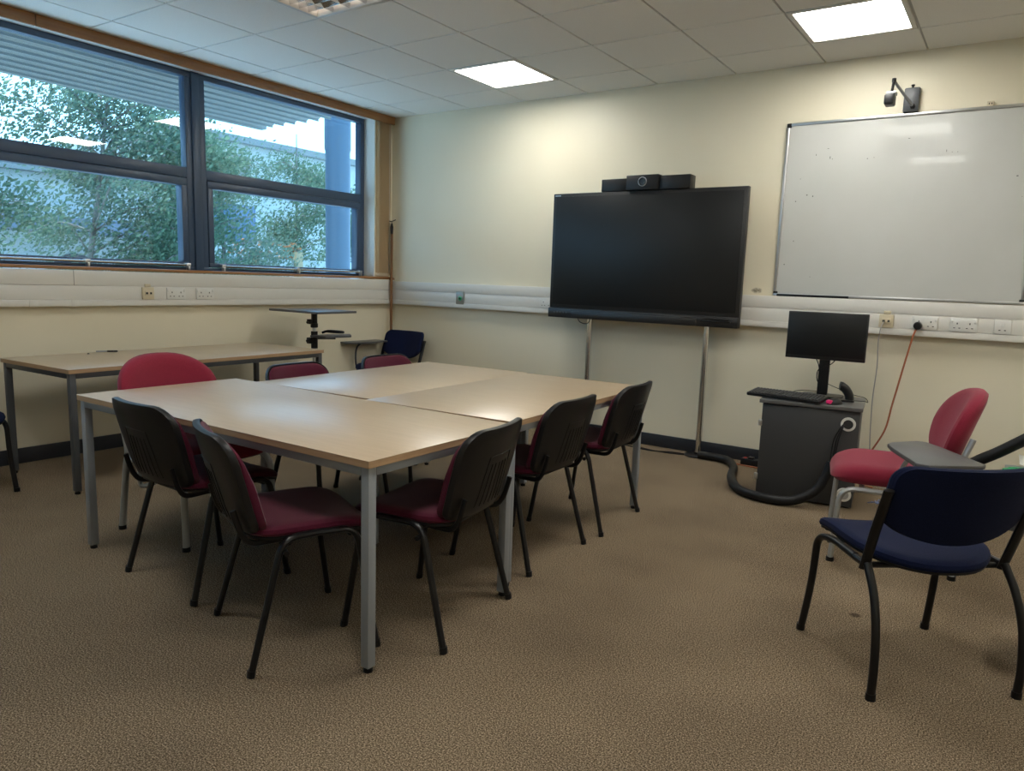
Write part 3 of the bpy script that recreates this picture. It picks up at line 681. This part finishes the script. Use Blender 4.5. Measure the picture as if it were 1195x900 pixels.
hd.build('hanger', BLKM, wa)
MB().box(-0.110, -0.055, -0.345, -0.255, -0.005, 0.058, 0.010).build('camera_head', BLKP, wa)
MB().box(-0.100, -0.048, -0.335, -0.265, 0.056, 0.070, 0.004).build('head_collar', ALU, wa)

# ------------------------------------------------------------------ sockets
def socket(label, loc, facing, gangs, cream=False, name='wall_socket', cat='socket'):
    t = thing(name, label, cat, loc, 0 if facing == 'back' else PI/2, 'double power sockets on the trunking' if gangs == 2 else None)
    w = 0.073 if gangs == 2 else 0.043
    P = CPL if cream else WPL
    MB().box(-w, w, -0.011, 0.0, -0.043, 0.043, 0.004).build('plate', P, t)
    ho = MB()
    xs = (-0.034, 0.034) if gangs == 2 else (0.0,)
    for x in xs:
        ho.box(x-0.003, x+0.003, -0.0118, -0.0105, 0.003, 0.014)
        for s in (-1, 1): ho.box(x+s*0.014-0.005, x+s*0.014+0.005, -0.0118, -0.0105, -0.022, -0.017)
    ho.build('pin_hole', DARK, t)
    if gangs == 2:
        for x in (-0.062, 0.062): MB().box(x-0.006, x+0.006, -0.015, -0.0105, 0.012, 0.030, 0.0015).build('switch', P, t)
    else:
        MB().box(-0.011, 0.011, -0.014, -0.0105, -0.002, 0.026, 0.0015).build('switch', P, t)
    return t
zs = 1.088
socket('double power socket on the window wall trunking, left of its twin', (0.049, -2.302, zs), 'w', 2)
socket('double power socket on the window wall trunking, nearer the room corner', (0.049, -2.070, zs), 'w', 2)
socket('double power socket half hidden beside the left edge of the large screen', (1.865, -0.049, zs), 'back', 2)
s1 = socket('double power socket holding the black plug with the orange cable', (4.700, -0.049, zs), 'back', 2)
socket('double power socket with nothing plugged in, right of the orange cable socket', (4.912, -0.049, zs), 'back', 2)
socket('single switched outlet furthest right under the whiteboard', (5.116, -0.049, zs), 'back', 1, name='wall_switch', cat='switch')
def phone(label, loc, rz):
    t = thing('telephone_socket', label, 'socket', loc, rz)
    MB().box(-0.043, 0.043, -0.014, 0.0, -0.043, 0.043, 0.004).build('plate', CPL, t)
    MB().box(-0.026, 0.026, -0.020, -0.013, -0.015, 0.020, 0.003).build('jack_cover', CPL, t)
    MB().box(-0.022, -0.006, -0.0208, -0.0195, -0.006, 0.008).box(0.008, 0.022, -0.0208, -0.0195, -0.006, 0.008).build('jack', DARK, t)
    MB().box(-0.020, 0.022, -0.008, 0.002, 0.045, 0.066, 0.002).build('label_holder', CPL, t)
    return t
phone('aged cream telephone socket on the window wall trunking', (0.049, -2.515, zs), PI/2)
phone('aged cream telephone socket right of the computer monitor', (4.478, -0.049, zs), 0)
fb = thing('metal_outlet_plate', 'square brushed steel plate with round green light on the far wall trunking', 'switch', (0.918, -0.049, 1.093))
MB().box(-0.046, 0.046, -0.008, 0, -0.058, 0.058, 0.003).build('plate', mat('dull_steel', (0.30, 0.28, 0.24), 0.4, metal=0.7), fb)
MB().lathe([(0.020, 0), (0.020, 0.004), (0.016, 0.006)], (0.004, -0.008, -0.004), 18, mat=Matrix.Rotation(PI/2, 4, 'X')).build('push_button', SGREEN, fb)
MB().lathe([(0.010, 0), (0.010, 0.003)], (0.004, -0.014, -0.004), 14, mat=Matrix.Rotation(PI/2, 4, 'X')).build('button_centre', DARK, fb)

# ------------------------------------------------------------------ computer cabinet and what stands on it
cb = thing('computer_cabinet', 'charcoal grey computer cabinet on the floor below the whiteboard', 'cabinet', (4.200, -0.62, 0), math.radians(7.5))
MB().box(-0.272, 0.272, -0.215, 0.235, 0.012, 0.585, 0.003).build('body', CABM, cb)
MB().box(-0.272, 0.272, -0.234, -0.216, 0.012, 0.580, 0.003).build('front_panel', CABM, cb)
MB().box(-0.290, 0.283, -0.255, 0.250, 0.585, 0.607, 0.003).build('top', CABT, cb)
for z in (0.46, 0.125): MB().box(-0.288, -0.266, -0.247, -0.215, z-0.018, z+0.018, 0.003).build('hinge', ALU, cb)
RX = Matrix.Rotation(PI/2, 4, 'X')
for (gx, gz, nm) in ((0.212, 0.505, 'cable_grommet'), (0.226, 0.085, 'cable_grommet')):
    g = MB().lathe([(0.026, 0.0), (0.041, 0.0), (0.041, 0.007), (0.037, 0.010), (0.026, 0.010)], (gx, -0.234, gz), 28, mat=RX).build(nm, WPL, cb)
    MB().lathe([(0.027, 0.0), (0.027, 0.0105)], (gx, -0.234, gz), 24, mat=RX).build('opening', DARK if gz > 0.3 else GCABLE, g)
for sx in (-1, 1):
    for sy in (-1, 1): MB().lathe([(0.02, 0), (0.022, 0.003), (0.016, 0.013)], (sx*0.24, sy*0.19, 0), 12).build('foot', RUBB, cb)
mn = thing('computer_monitor', 'black flat computer monitor on a tall stand on the cabinet', 'monitor', (4.212, -0.49, 0.607), math.radians(1.5))
MB().box(-0.234, 0.234, -0.040, -0.012, 0.235, 0.530, 0.004).build('housing', BEZEL, mn)
MB().box(-0.227, 0.227, -0.0415, -0.0385, 0.256, 0.523, 0.0005).build('display', SCREEN, mn)
st = MB().box(-0.031, 0.031, -0.006, 0.020, 0.012, 0.40, 0.004).build('stand_column', BLKP, mn)
MB().prism(rrect(0.24, 0.18, 0.03), 0.0, 0.012, 0.003).build('stand_base', BLKP, mn)
ld = MB().tube(spline([(-0.06, -0.005, 0.25), (-0.035, 0.0, 0.20), (-0.02, 0.0, 0.13), (0.0, 0.025, 0.09)]), 0.003, 6)
ld.tube(spline([(0.07, -0.005, 0.25), (0.04, -0.01, 0.21), (-0.03, -0.010, 0.17), (-0.032, -0.01, 0.10), (0.0, 0.02, 0.06)]), 0.003, 6)
ld.build('lead', RUBB, mn)
kb = thing('keyboard', 'black computer keyboard overhanging the front of the cabinet', 'keyboard', (4.070, -0.780, 0.618), math.radians(-7)); kb.rotation_euler.x = math.radians(7)
MB().prism(rrect(0.450, 0.155, 0.012, step=0.1), 0.002, 0.018, 0.003).build('keyboard_body', BLKP, kb)
ks = MB()
for rr in range(6):
    for c_ in range(21):
        ks.box(-0.213+c_*0.0203, -0.213+c_*0.0203+0.0155, 0.050-rr*0.0225, 0.050-rr*0.0225+0.016, 0.018, 0.0250, 0.002, 1)
ks.build('keys', mat('key_plastic', (0.035, 0.035, 0.037), 0.5), kb)
MB().tube(spline([(0.05, 0.075, 0.012), (0.0, 0.12, 0.012), (0.04, 0.19, 0.008), (0.14, 0.21, 0.006)]), 0.002, 6).build('lead', RUBB, kb)
ms = thing('computer_mouse', 'black mouse with pink light at the front right of the cabinet top', 'mouse', (4.345, -0.770, 0.607), math.radians(60))
def half_blob(mb, rx, ry, rz_, z0=0.0):
    rings = []
    for i in range(6):
        a = (PI/2)*i/6; rings.append([(rx*math.cos(a)*math.cos(2*PI*k/18), ry*math.cos(a)*math.sin(2*PI*k/18), z0+rz_*math.sin(a)) for k in range(18)])
    vs = [[mb.bm.verts.new(p) for p in rg] for rg in rings]; top = mb.bm.verts.new((0, 0, z0+rz_))
    for i in range(5):
        for k in range(18): mb.bm.faces.new((vs[i][k], vs[i][(k+1) % 18], vs[i+1][(k+1) % 18], vs[i+1][k]))
    for k in range(18): mb.bm.faces.new((vs[5][k], vs[5][(k+1) % 18], top))
    mb.bm.faces.new(vs[0][::-1]); return mb
half_blob(MB(), 0.056, 0.033, 0.036).build('mouse_body', BLKP, ms)
MB().box(-0.056, -0.030, -0.017, 0.017, 0.004, 0.026, 0.006).build('pink_light', MAG, ms)
dv = thing('document_camera', 'small curved black desk camera standing behind the mouse', 'camera', (4.375, -0.60, 0.607), math.radians(20))
MB().prism(rrect(0.09, 0.07, 0.015), 0.0, 0.012, 0.003).build('base', BLKP, dv)
MB().tube(spline([(0.022, 0, 0.01), (0.016, 0, 0.040), (-0.004, 0, 0.072), (-0.030, 0, 0.092), (-0.040, 0, 0.094)], 5), 0.026, 14).build('neck', BLKP, dv)
MB().tube(spline([(0.04, 0.01, 0.006), (0.10, -0.02, 0.01), (0.13, 0.02, 0.0), (0.12, 0.07, 0.02), (0.06, 0.11, 0.03), (-0.05, 0.12, 0.07), (-0.10, 0.13, 0.09)]), 0.002, 6).build('lead', RUBB, dv)

# ------------------------------------------------------------------ cables
hs_ = thing('cable_sleeve', 'thick black cable sleeve lying on the carpet in front of the cabinet', 'cable', (4.0, -0.9, 0))
pts = [(3.33, -0.19, .032), (3.46, -0.185, .032), (3.58, -0.24, .032), (3.67, -0.42, .030), (3.74, -0.68, .030), (3.87, -0.93, .030), (4.05, -1.015, .030), (4.20, -0.985, .036), (4.31, -0.945, .10), (4.36, -0.915, .19), (4.385, -0.895, .28)]
MB().tube([p-Vector((4.0, -0.9, 0)) for p in spline(pts, 8)], 0.0285, 14).build('sleeve', RUBB, hs_)
w_ = MB()
for k, dx in enumerate((-0.010, 0.004, 0.014)):
    w_.tube([Vector(p)-Vector((4.0, -0.9, 0)) for p in spline([(4.382+dx*0.5, -0.895, .25), (4.385+dx, -0.885, .34), (4.392+dx, -0.875, .42), (4.415+dx*0.4, -0.860, .49), (4.417, -0.825, .503)], 6)], 0.0035, 6)
w_.build('wires', RUBB, hs_)
pc = thing('plug_and_cable', 'orange cable hanging from a black plug below the whiteboard', 'cable', (4.664, -0.062, 1.07))
MB().lathe([(0.024, 0.0), (0.026, 0.010), (0.024, 0.034), (0.018, 0.040)], (0, 0.0, 0), 16, mat=RX).build('plug', BLKP, pc)
MB().tube([Vector(p)-Vector((4.664, -0.062, 1.07)) for p in spline([(4.662, -0.085, 1.06), (4.645, -0.095, 1.00), (4.635, -0.10, 0.94), (4.602, -0.10, 0.74), (4.571, -0.10, 0.548), (4.545, -0.10, 0.38), (4.480, -0.10, 0.23), (4.42, -0.10, 0.10), (4.43, -0.13, 0.006), (4.52, -0.20, 0.006)], 8)], 0.0058, 8).build('flex', ORANGE, pc)
gc = thing('telephone_cable', 'thin grey cable dropping from the cream telephone socket to the floor', 'cable', (4.455, -0.07, 1.07))
MB().tube([Vector(p)-Vector((4.455, -0.07, 1.07)) for p in spline([(4.466, -0.072, 1.085), (4.455, -0.095, 1.04), (4.450, -0.10, 0.947), (4.458, -0.10, 0.78), (4.452, -0.10, 0.55), (4.468, -0.10, 0.234), (4.50, -0.09, 0.10), (4.54, -0.12, 0.005), (4.60, -0.16, 0.005)], 8)], 0.0034, 6).build('flex', GCABLE, gc)
fc = thing('floor_cable', 'thin black cables running along the skirting to the right screen post', 'cable', (3.0, -0.2, 0))
MB().tube([Vector(p)-Vector((3.0, -0.2, 0)) for p in spline([(2.2, -0.10, .005), (2.60, -0.13, .005), (2.75, -0.17, .005), (2.95, -0.20, .005), (3.10, -0.14, .005), (3.22, -0.13, .005)], 6)], 0.0045, 6).tube([Vector(p)-Vector((3.0, -0.2, 0)) for p in spline([(2.3, -0.12, .005), (2.70, -0.10, .005), (2.90, -0.17, .005), (3.05, -0.19, .005), (3.22, -0.16, .005)], 6)], 0.0035, 6).build('flex', RUBB, fc)
ps_ = thing('power_strip', 'black power strip on the floor against the skirting left of the cabinet', 'power strip', (3.80, -0.11, 0))
MB().box(-0.17, 0.20, -0.03, 0.03, 0.0, 0.045, 0.004).build('strip_body', BLKP, ps_)
for k, x in enumerate((-0.10, 0.0, 0.10)): MB().box(x-0.02, x+0.02, -0.024, 0.024, 0.045, 0.070 if k else 0.060, 0.005).build('plug', BLKP if k != 1 else WPL, ps_)
MB().box(-0.155, -0.135, -0.012, 0.012, 0.045, 0.05, 0.002).build('red_switch', mat('red_switch', (0.5, 0.03, 0.02), 0.4), ps_)
oc = MB().tube([Vector(p) for p in spline([(-0.12, 0.02, 0.006), (0.05, 0.0, 0.006), (0.30, 0.02, 0.006), (0.50, 0.0, 0.006)], 6)], 0.005, 8).build('orange_floor_cable', ORANGE); oc.location = (3.70, -0.19, 0)
tag(oc, 'short orange cable lying on the carpet in front of the power strip', 'cable')
bc = MB()
rr_ = random.Random(3)
for k in range(4):
    bc.tube(spline([(0.0+0.02*k, 0.0, 0.01+0.01*k), (0.06, -0.05-0.01*k, 0.035), (0.14, 0.02*k, 0.02+0.008*k), (0.22, -0.04, 0.015), (0.26-0.03*k, 0.03, 0.03)], 6), 0.0035, 6)
bo = bc.build('network_cable', BCABLE); bo.location = (4.56, -0.62, 0); tag(bo, 'tangle of thin blue network cable on the carpet under the crimson tablet chair', 'cable')

# black padded tube rising at the right, and what lies beside it
rt = thing('padded_tube', 'black padded tube leaning up towards the right edge behind the crimson chair', 'tube', (5.02, -0.42, 0))
tp = [(-0.28, 0.06, 0.032), (-0.16, 0.04, 0.045), (-0.02, 0.02, 0.235), (0.06, 0.02, 0.312), (0.16, 0.01, 0.385), (0.275, 0.0, 0.478), (0.45, 0.0, 0.62), (0.60, 0.0, 0.80)]
MB().tube(spline(tp, 6), 0.032, 14).build('sleeve', RUBB, rt)
bxo = thing('storage_box', 'low grey storage box behind the navy chair, topped with a green bag', 'box', (5.40, -0.47, 0))
MB().prism(rrect(0.34, 0.34, 0.02, step=0.2), 0.0, 0.285, 0.004).build('box_body', DGREY, bxo)
MB().prism(rrect(0.36, 0.36, 0.02, step=0.2), 0.2852, 0.300, 0.004).build('lid', GREYM, bxo)
gbm = MB()
rr_ = random.Random(9)
half_blob(gbm, 0.085, 0.060, 0.032)
for v in gbm.bm.verts: v.co += Vector((rr_.uniform(-.006, .006), rr_.uniform(-.006, .006), rr_.uniform(-.003, .003) if v.co.z > 0.004 else 0))
go = gbm.build('plastic_bag', GREENP, sharp=20); go.location = (5.285, -0.52, 0.3005); tag(go, 'crumpled green plastic bag lying on the grey storage box', 'bag')
po = MB().box(-0.06, 0.06, -0.045, 0.045, 0, 0.004).build('paper_pad', PAPER); po.location = (5.340, -0.42, 0.350); po.rotation_euler = (0.5, 0.2, 0.2); tag(po, 'white sheet of paper propped beside the green bag', 'paper')
gx = thing('equipment_case', 'dark grey case on the carpet at the right edge behind the navy chair leg', 'case', (5.445, -2.37, 0))
MB().prism(rrect(0.22, 0.30, 0.02, step=0.2), 0.0, 0.20, 0.006).build('case_body', DGREY, gx)
MB().tube(fillet([(-0.05, 0, 0.20), (-0.05, 0, 0.23), (0.05, 0, 0.23), (0.05, 0, 0.20)], 0.02), 0.006, 8).build('handle', BLKP, gx)

# ------------------------------------------------------------------ projector stand in the corner
pj = thing('projector_stand', 'black projector trolley stand with a flat top platform near the room corner', 'stand', (0.42, -1.33, 0), math.radians(0))
A = Matrix.Rotation(math.radians(0), 4, 'Z')
MB().prism([(-0.29, -0.22), (0.30, -0.22), (0.26, 0.22), (-0.20, 0.22)], 0.958, 0.976, 0.003).build('top_platform', TABT, pj)
pl = MB().tube([(0, 0, 0.08), (0, 0, 0.96)], 0.0155, 14).build('column', ALU, pj)
MB().tube([(0, 0, 0.66), (0, 0, 0.80)], 0.027, 14).box(-0.035, 0.015, -0.055, -0.02, 0.70, 0.75, 0.006).build('clamp', BLKP, pj)
MB().tube([(0, 0, 0.83), (0, 0, 0.955)], 0.025, 14).tube([(0, 0, 0.832), (0, 0, 0.865)], 0.030, 14).box(-0.03, 0.01, -0.055, -0.02, 0.86, 0.90, 0.006).build('clamp', BLKP, pj)
MB().tube([(0, -0.03, 0.875), (0, -0.075, 0.875)], 0.010, 10).build('knob', BLKP, pj)
MB().tube([(0, -0.03, 0.725), (0, -0.080, 0.725)], 0.010, 10).build('knob', BLKP, pj)
sh = MB().prism([(0.02, -0.06), (0.17, -0.03), (0.20, 0.22), (0.08, 0.32), (0.0, 0.15)], 0.755, 0.772, 0.003); sh.tube([(0, 0, 0.745), (0.12, 0.12, 0.748)], 0.012, 8); sh.build('lower_shelf', TABT, pj)
MB().tube(spline([(0.04, 0.05, 0.79), (0.09, 0.07, 0.805), (0.14, 0.15, 0.80), (0.10, 0.22, 0.79), (0.05, 0.16, 0.79), (0.06, 0.08, 0.80)], 6), 0.010, 8).build('coiled_strap', RUBB, pj)
for a in (40, 130, 220, 310):
    c, s = math.cos(math.radians(a)), math.sin(math.radians(a))
    lg = MB().tube([(0, 0, 0.10), (0.30*c, 0.30*s, 0.065)], 0.013, 10, ry=0.009).build('leg', SILV, pj)
    MB().lathe([(0.026, -0.011), (0.028, -0.006), (0.028, 0.006), (0.026, 0.011)], (0.30*c, 0.30*s, 0.028), 16, mat=Matrix.Rotation(math.radians(a+90), 4, 'Z') @ RX).tube([(0.30*c, 0.30*s, 0.03), (0.30*c, 0.30*s, 0.062)], 0.008, 8).build('castor', RUBB, lg)
# pen and cap on the window table
pn = thing('pen', 'dark pen lying on the table under the window', 'pen', (0.22, -2.90, ZT+0.006), math.radians(62))
MB().tube([(-0.065, 0, 0), (0.0, 0, 0)], 0.0045, 8).build('barrel', GREYM, pn)
MB().tube([(0.0, 0, 0), (0.055, 0, 0), (0.062, 0, 0)], 0.006, 8, radii=[0.006, 0.006, 0.003]).build('cap', BLKP, pn)
bb = half_blob(MB(), 0.008, 0.007, 0.007).build('pellet', DARK); bb.location = (0.27, -3.045, ZT); tag(bb, 'tiny dark pellet beside the pen on the window table', 'litter')

# ------------------------------------------------------------------ outside
GROUND = mat('outside_paving', (0.62, 0.68, 0.70), 0.8, var=(2, (0.56, 0.61, 0.62), 4, 0.3, 0.7))
struct('ground', MB().box(-40, -0.22, -30, 40, -1.0, -0.9), GROUND, smooth=False)
WHT = mat('white_render', (0.36, 0.40, 0.39), 0.6)
LOUVM = mat('louvre_metal', (0.17, 0.185, 0.18), 0.4)
# sunshade canopy of angled blades over the windows
cn = thing('sunshade_canopy', 'grey louvred sunshade projecting over the windows outside', 'canopy', (0, 0, 0))
for k in range(9):
    x = -0.55 - k*0.19
    s = MB(); s.box(-0.088, 0.088, -8.0, 0.12, -0.008, 0.008, mat=Matrix.Translation((x, 0, 2.945)) @ Matrix.Rotation(math.radians(-32), 4, 'Y')); s.box(x-0.084, x-0.072, -8.0, 0.12, 2.872, 2.905); s.build('blade', LOUVM, cn)
MB().box(-2.26, -2.16, -8.0, 0.20, 2.88, 3.02, 0.01).build('front_rail', LOUVM, cn)
MB().box(-0.44, -0.36, -8.0, 0.20, 2.88, 3.02, 0.01).build('rear_rail', LOUVM, cn)
for y in (0.16, -1.9, -3.9, -5.9): MB().box(-2.2, -0.3, y-0.025, y+0.025, 3.02, 3.09).build('bracket', LOUVM, cn)
cl = thing('round_column', 'pale blue round column outside the right window', 'column', (-3.1, 2.11, -0.9))
MB().lathe([(0.24, 0.0), (0.24, 0.05), (0.175, 0.06), (0.175, 3.90), (0.185, 3.93), (0.185, 4.9)], (0, 0, 0), 32).build('shaft', mat('blue_grey_column', (0.045, 0.090, 0.14), 0.5), cl)
bl = thing('white_building', 'white building with louvred vents across the yard behind the trees', 'building', (-16, 0, -0.9))
MB().box(-6, 0, -20, 2.6, 0, 5.6).box(-6, 0, 2.6, 7.2, 0, 4.5).box(-6, 0, 7.2, 16, 0, 6.2).box(-6, 0, -1.4, 0.8, 5.6, 7.6).build('wall', WHT, bl)
for (y0, y1, z0, z1) in ((-1.2, 0.6, 5.2, 7.4), (7.7, 10.0, 4.9, 6.0), (-9, -6.0, 2.2, 3.4)):
    s = MB()
    for k in range(int((z1-z0)/0.16)): s.box(0.0, 0.10, y0, y1, z0+0.16*k, z0+0.16*k+0.09)
    s.build('vent_louvre', LOUVM, bl)
MB().box(-6.3, 0.3, -20.3, 2.6, 5.6, 5.78).box(-6.3, 0.3, 2.6, 7.2, 4.5, 4.68).box(-6.3, 0.3, 7.2, 16.3, 6.2, 6.4).build('roof_edge', LOUVM, bl)
MB().box(0.0, 1.6, 1.0, 7.0, 3.0, 3.35).build('entrance_canopy', mat('blue_fascia', (0.10, 0.13, 0.17), 0.5), bl)
MB().box(-0.01, 0.03, 8.4, 10.2, 3.1, 4.3).build('window_strip', mat('dark_window', (0.08, 0.14, 0.22), 0.15), bl)
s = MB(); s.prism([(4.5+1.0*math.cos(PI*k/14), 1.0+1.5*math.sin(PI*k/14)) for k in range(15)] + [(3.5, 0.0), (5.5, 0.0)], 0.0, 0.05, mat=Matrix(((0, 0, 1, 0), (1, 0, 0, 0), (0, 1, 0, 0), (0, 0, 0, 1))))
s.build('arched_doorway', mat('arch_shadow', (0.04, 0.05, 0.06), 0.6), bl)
# pale planter bench with timber posts
pb = thing('planter_wall', 'low white garden wall with timber posts outside the right window', 'wall', (-8.0, 5.6, -0.9))
MB().box(-0.2, 0.2, -2.6, 2.6, 0.0, 2.46, 0.01).build('wall_panel', WHT, pb)
for y in (-1.5, -0.4, 0.7, 1.8): MB().box(0.2, 0.30, y-0.09, y+0.09, 0.0, 2.62, 0.01).build('post', mat('timber_post', (0.32, 0.24, 0.13), 0.7), pb)
LEAVES = [leaf_mat('birch_leaf', (0.065, 0.125, 0.080), (0.15, 0.225, 0.145)), leaf_mat('willow_leaf', (0.085, 0.145, 0.105), (0.17, 0.245, 0.175))]
BARK = mat('pale_bark', (0.22, 0.21, 0.19), 0.8, var=(8, (0.09, 0.085, 0.07), 4, 0.45, 0.65, (1, 1, 0.4)))
def tree(x, y, h, rad, seed, nleaf, lm, label, zc=0.62, size=0.055):
    R_ = random.Random(seed)
    t = thing('birch_tree', label, 'tree', (x, y, -0.9), 0, 'young trees outside the windows')
    tr = MB(); top = Vector((R_.uniform(-.3, .3), R_.uniform(-.3, .3), h*0.95))
    trunk = spline([(0, 0, 0), (R_.uniform(-.1, .1), R_.uniform(-.1, .1), h*0.3), (R_.uniform(-.15, .15), R_.uniform(-.15, .15), h*0.6), top], 5)
    tr.tube(trunk, 0.05, 8, radii=[0.07*(1-0.85*i/(len(trunk)-1)) for i in range(len(trunk))])
    tips = []
    for k in range(34):
        fz = R_.uniform(0.18, 0.93); base = trunk[int(fz*(len(trunk)-1))]
        a = R_.uniform(0, 2*PI); ln = rad*(0.55+0.5*math.sin(PI*min(1, fz*1.05)))*R_.uniform(0.6, 1.05)
        rise = R_.uniform(0.15, 0.6)*ln
        p1 = base + Vector((math.cos(a)*ln*0.5, math.sin(a)*ln*0.5, rise*0.7)); p2 = base + Vector((math.cos(a)*ln, math.sin(a)*ln, rise*0.9+R_.uniform(-.35, .1)))
        path = spline([base, p1, p2], 4); tr.tube(path, 0.012, 5, radii=[0.018*(1-0.75*i/(len(path)-1)) for i in range(len(path))])
        tips.append((base, p1, p2))
    tr.build('trunk', BARK, t)
    vs, fs = [], []
    for k in range(nleaf):
        b0, p1, p2 = tips[R_.randrange(len(tips))]; q = R_.random()**0.6
        c = (b0.lerp(p1, q*2) if q < 0.5 else p1.lerp(p2, q*2-1)) + Vector((R_.gauss(0, .20), R_.gauss(0, .20), R_.gauss(0, .17)-0.04))
        n = Vector((R_.gauss(0, 1), R_.gauss(0, 1), R_.gauss(0, 1))).normalized(); a_ = n.orthogonal().normalized(); b_ = n.cross(a_); s_ = size*R_.uniform(0.6, 1.2)
        i0 = len(vs); vs += [c - a_*s_*0.7, c + b_*s_*0.36 + n*s_*0.08, c + a_*s_*0.7, c - b_*s_*0.36 + n*s_*0.08]; fs.append((i0, i0+1, i0+2, i0+3))
    me = bpy.data.meshes.new('foliage'); me.from_pydata(vs, [], fs); me.materials.append(lm)
    o = bpy.data.objects.new('foliage', me); COL.objects.link(o); o.parent = t
    return t
tree(-5.6, -2.2, 5.4, 1.5, 1, 21000, LEAVES[0], 'leafy tree outside at the left edge of the left window')
tree(-6.2, 0.2, 5.6, 1.6, 2, 21000, LEAVES[1], 'leafy tree outside filling the middle of the left window')
tree(-5.4, 1.35, 4.9, 1.25, 3, 15000, LEAVES[0], 'leafy tree outside behind the post between the two windows')
tree(-7.6, 3.4, 5.4, 1.4, 4, 19000, LEAVES[1], 'leafy tree outside in the left part of the right window')
tree(-9.0, 6.0, 5.6, 1.4, 5, 17000, LEAVES[0], 'smaller leafy tree outside just left of the round column')
tree(-12.0, 10.9, 5.6, 1.5, 6, 7000, LEAVES[0], 'bright green tree outside glimpsed right of the round column', size=0.09)
fl = MB(); rr_ = random.Random(4)
for k in range(60):
    half_blob(fl, 0.05, 0.05, 0.05, 0); 
    off = Vector((rr_.uniform(-.2, .2), rr_.uniform(-.9, .9), rr_.uniform(0, .35)))
    fl.bm.verts.ensure_lookup_table()
    for v in fl.bm.verts[-109:]: v.co += off
fo = fl.build('flowers', mat('orange_flower', (0.36, 0.12, 0.03), 0.6)); fo.location = (-8.3, 4.7, 1.56); tag(fo, 'patch of orange flowers above the low white garden wall', 'flowers', kind='stuff')
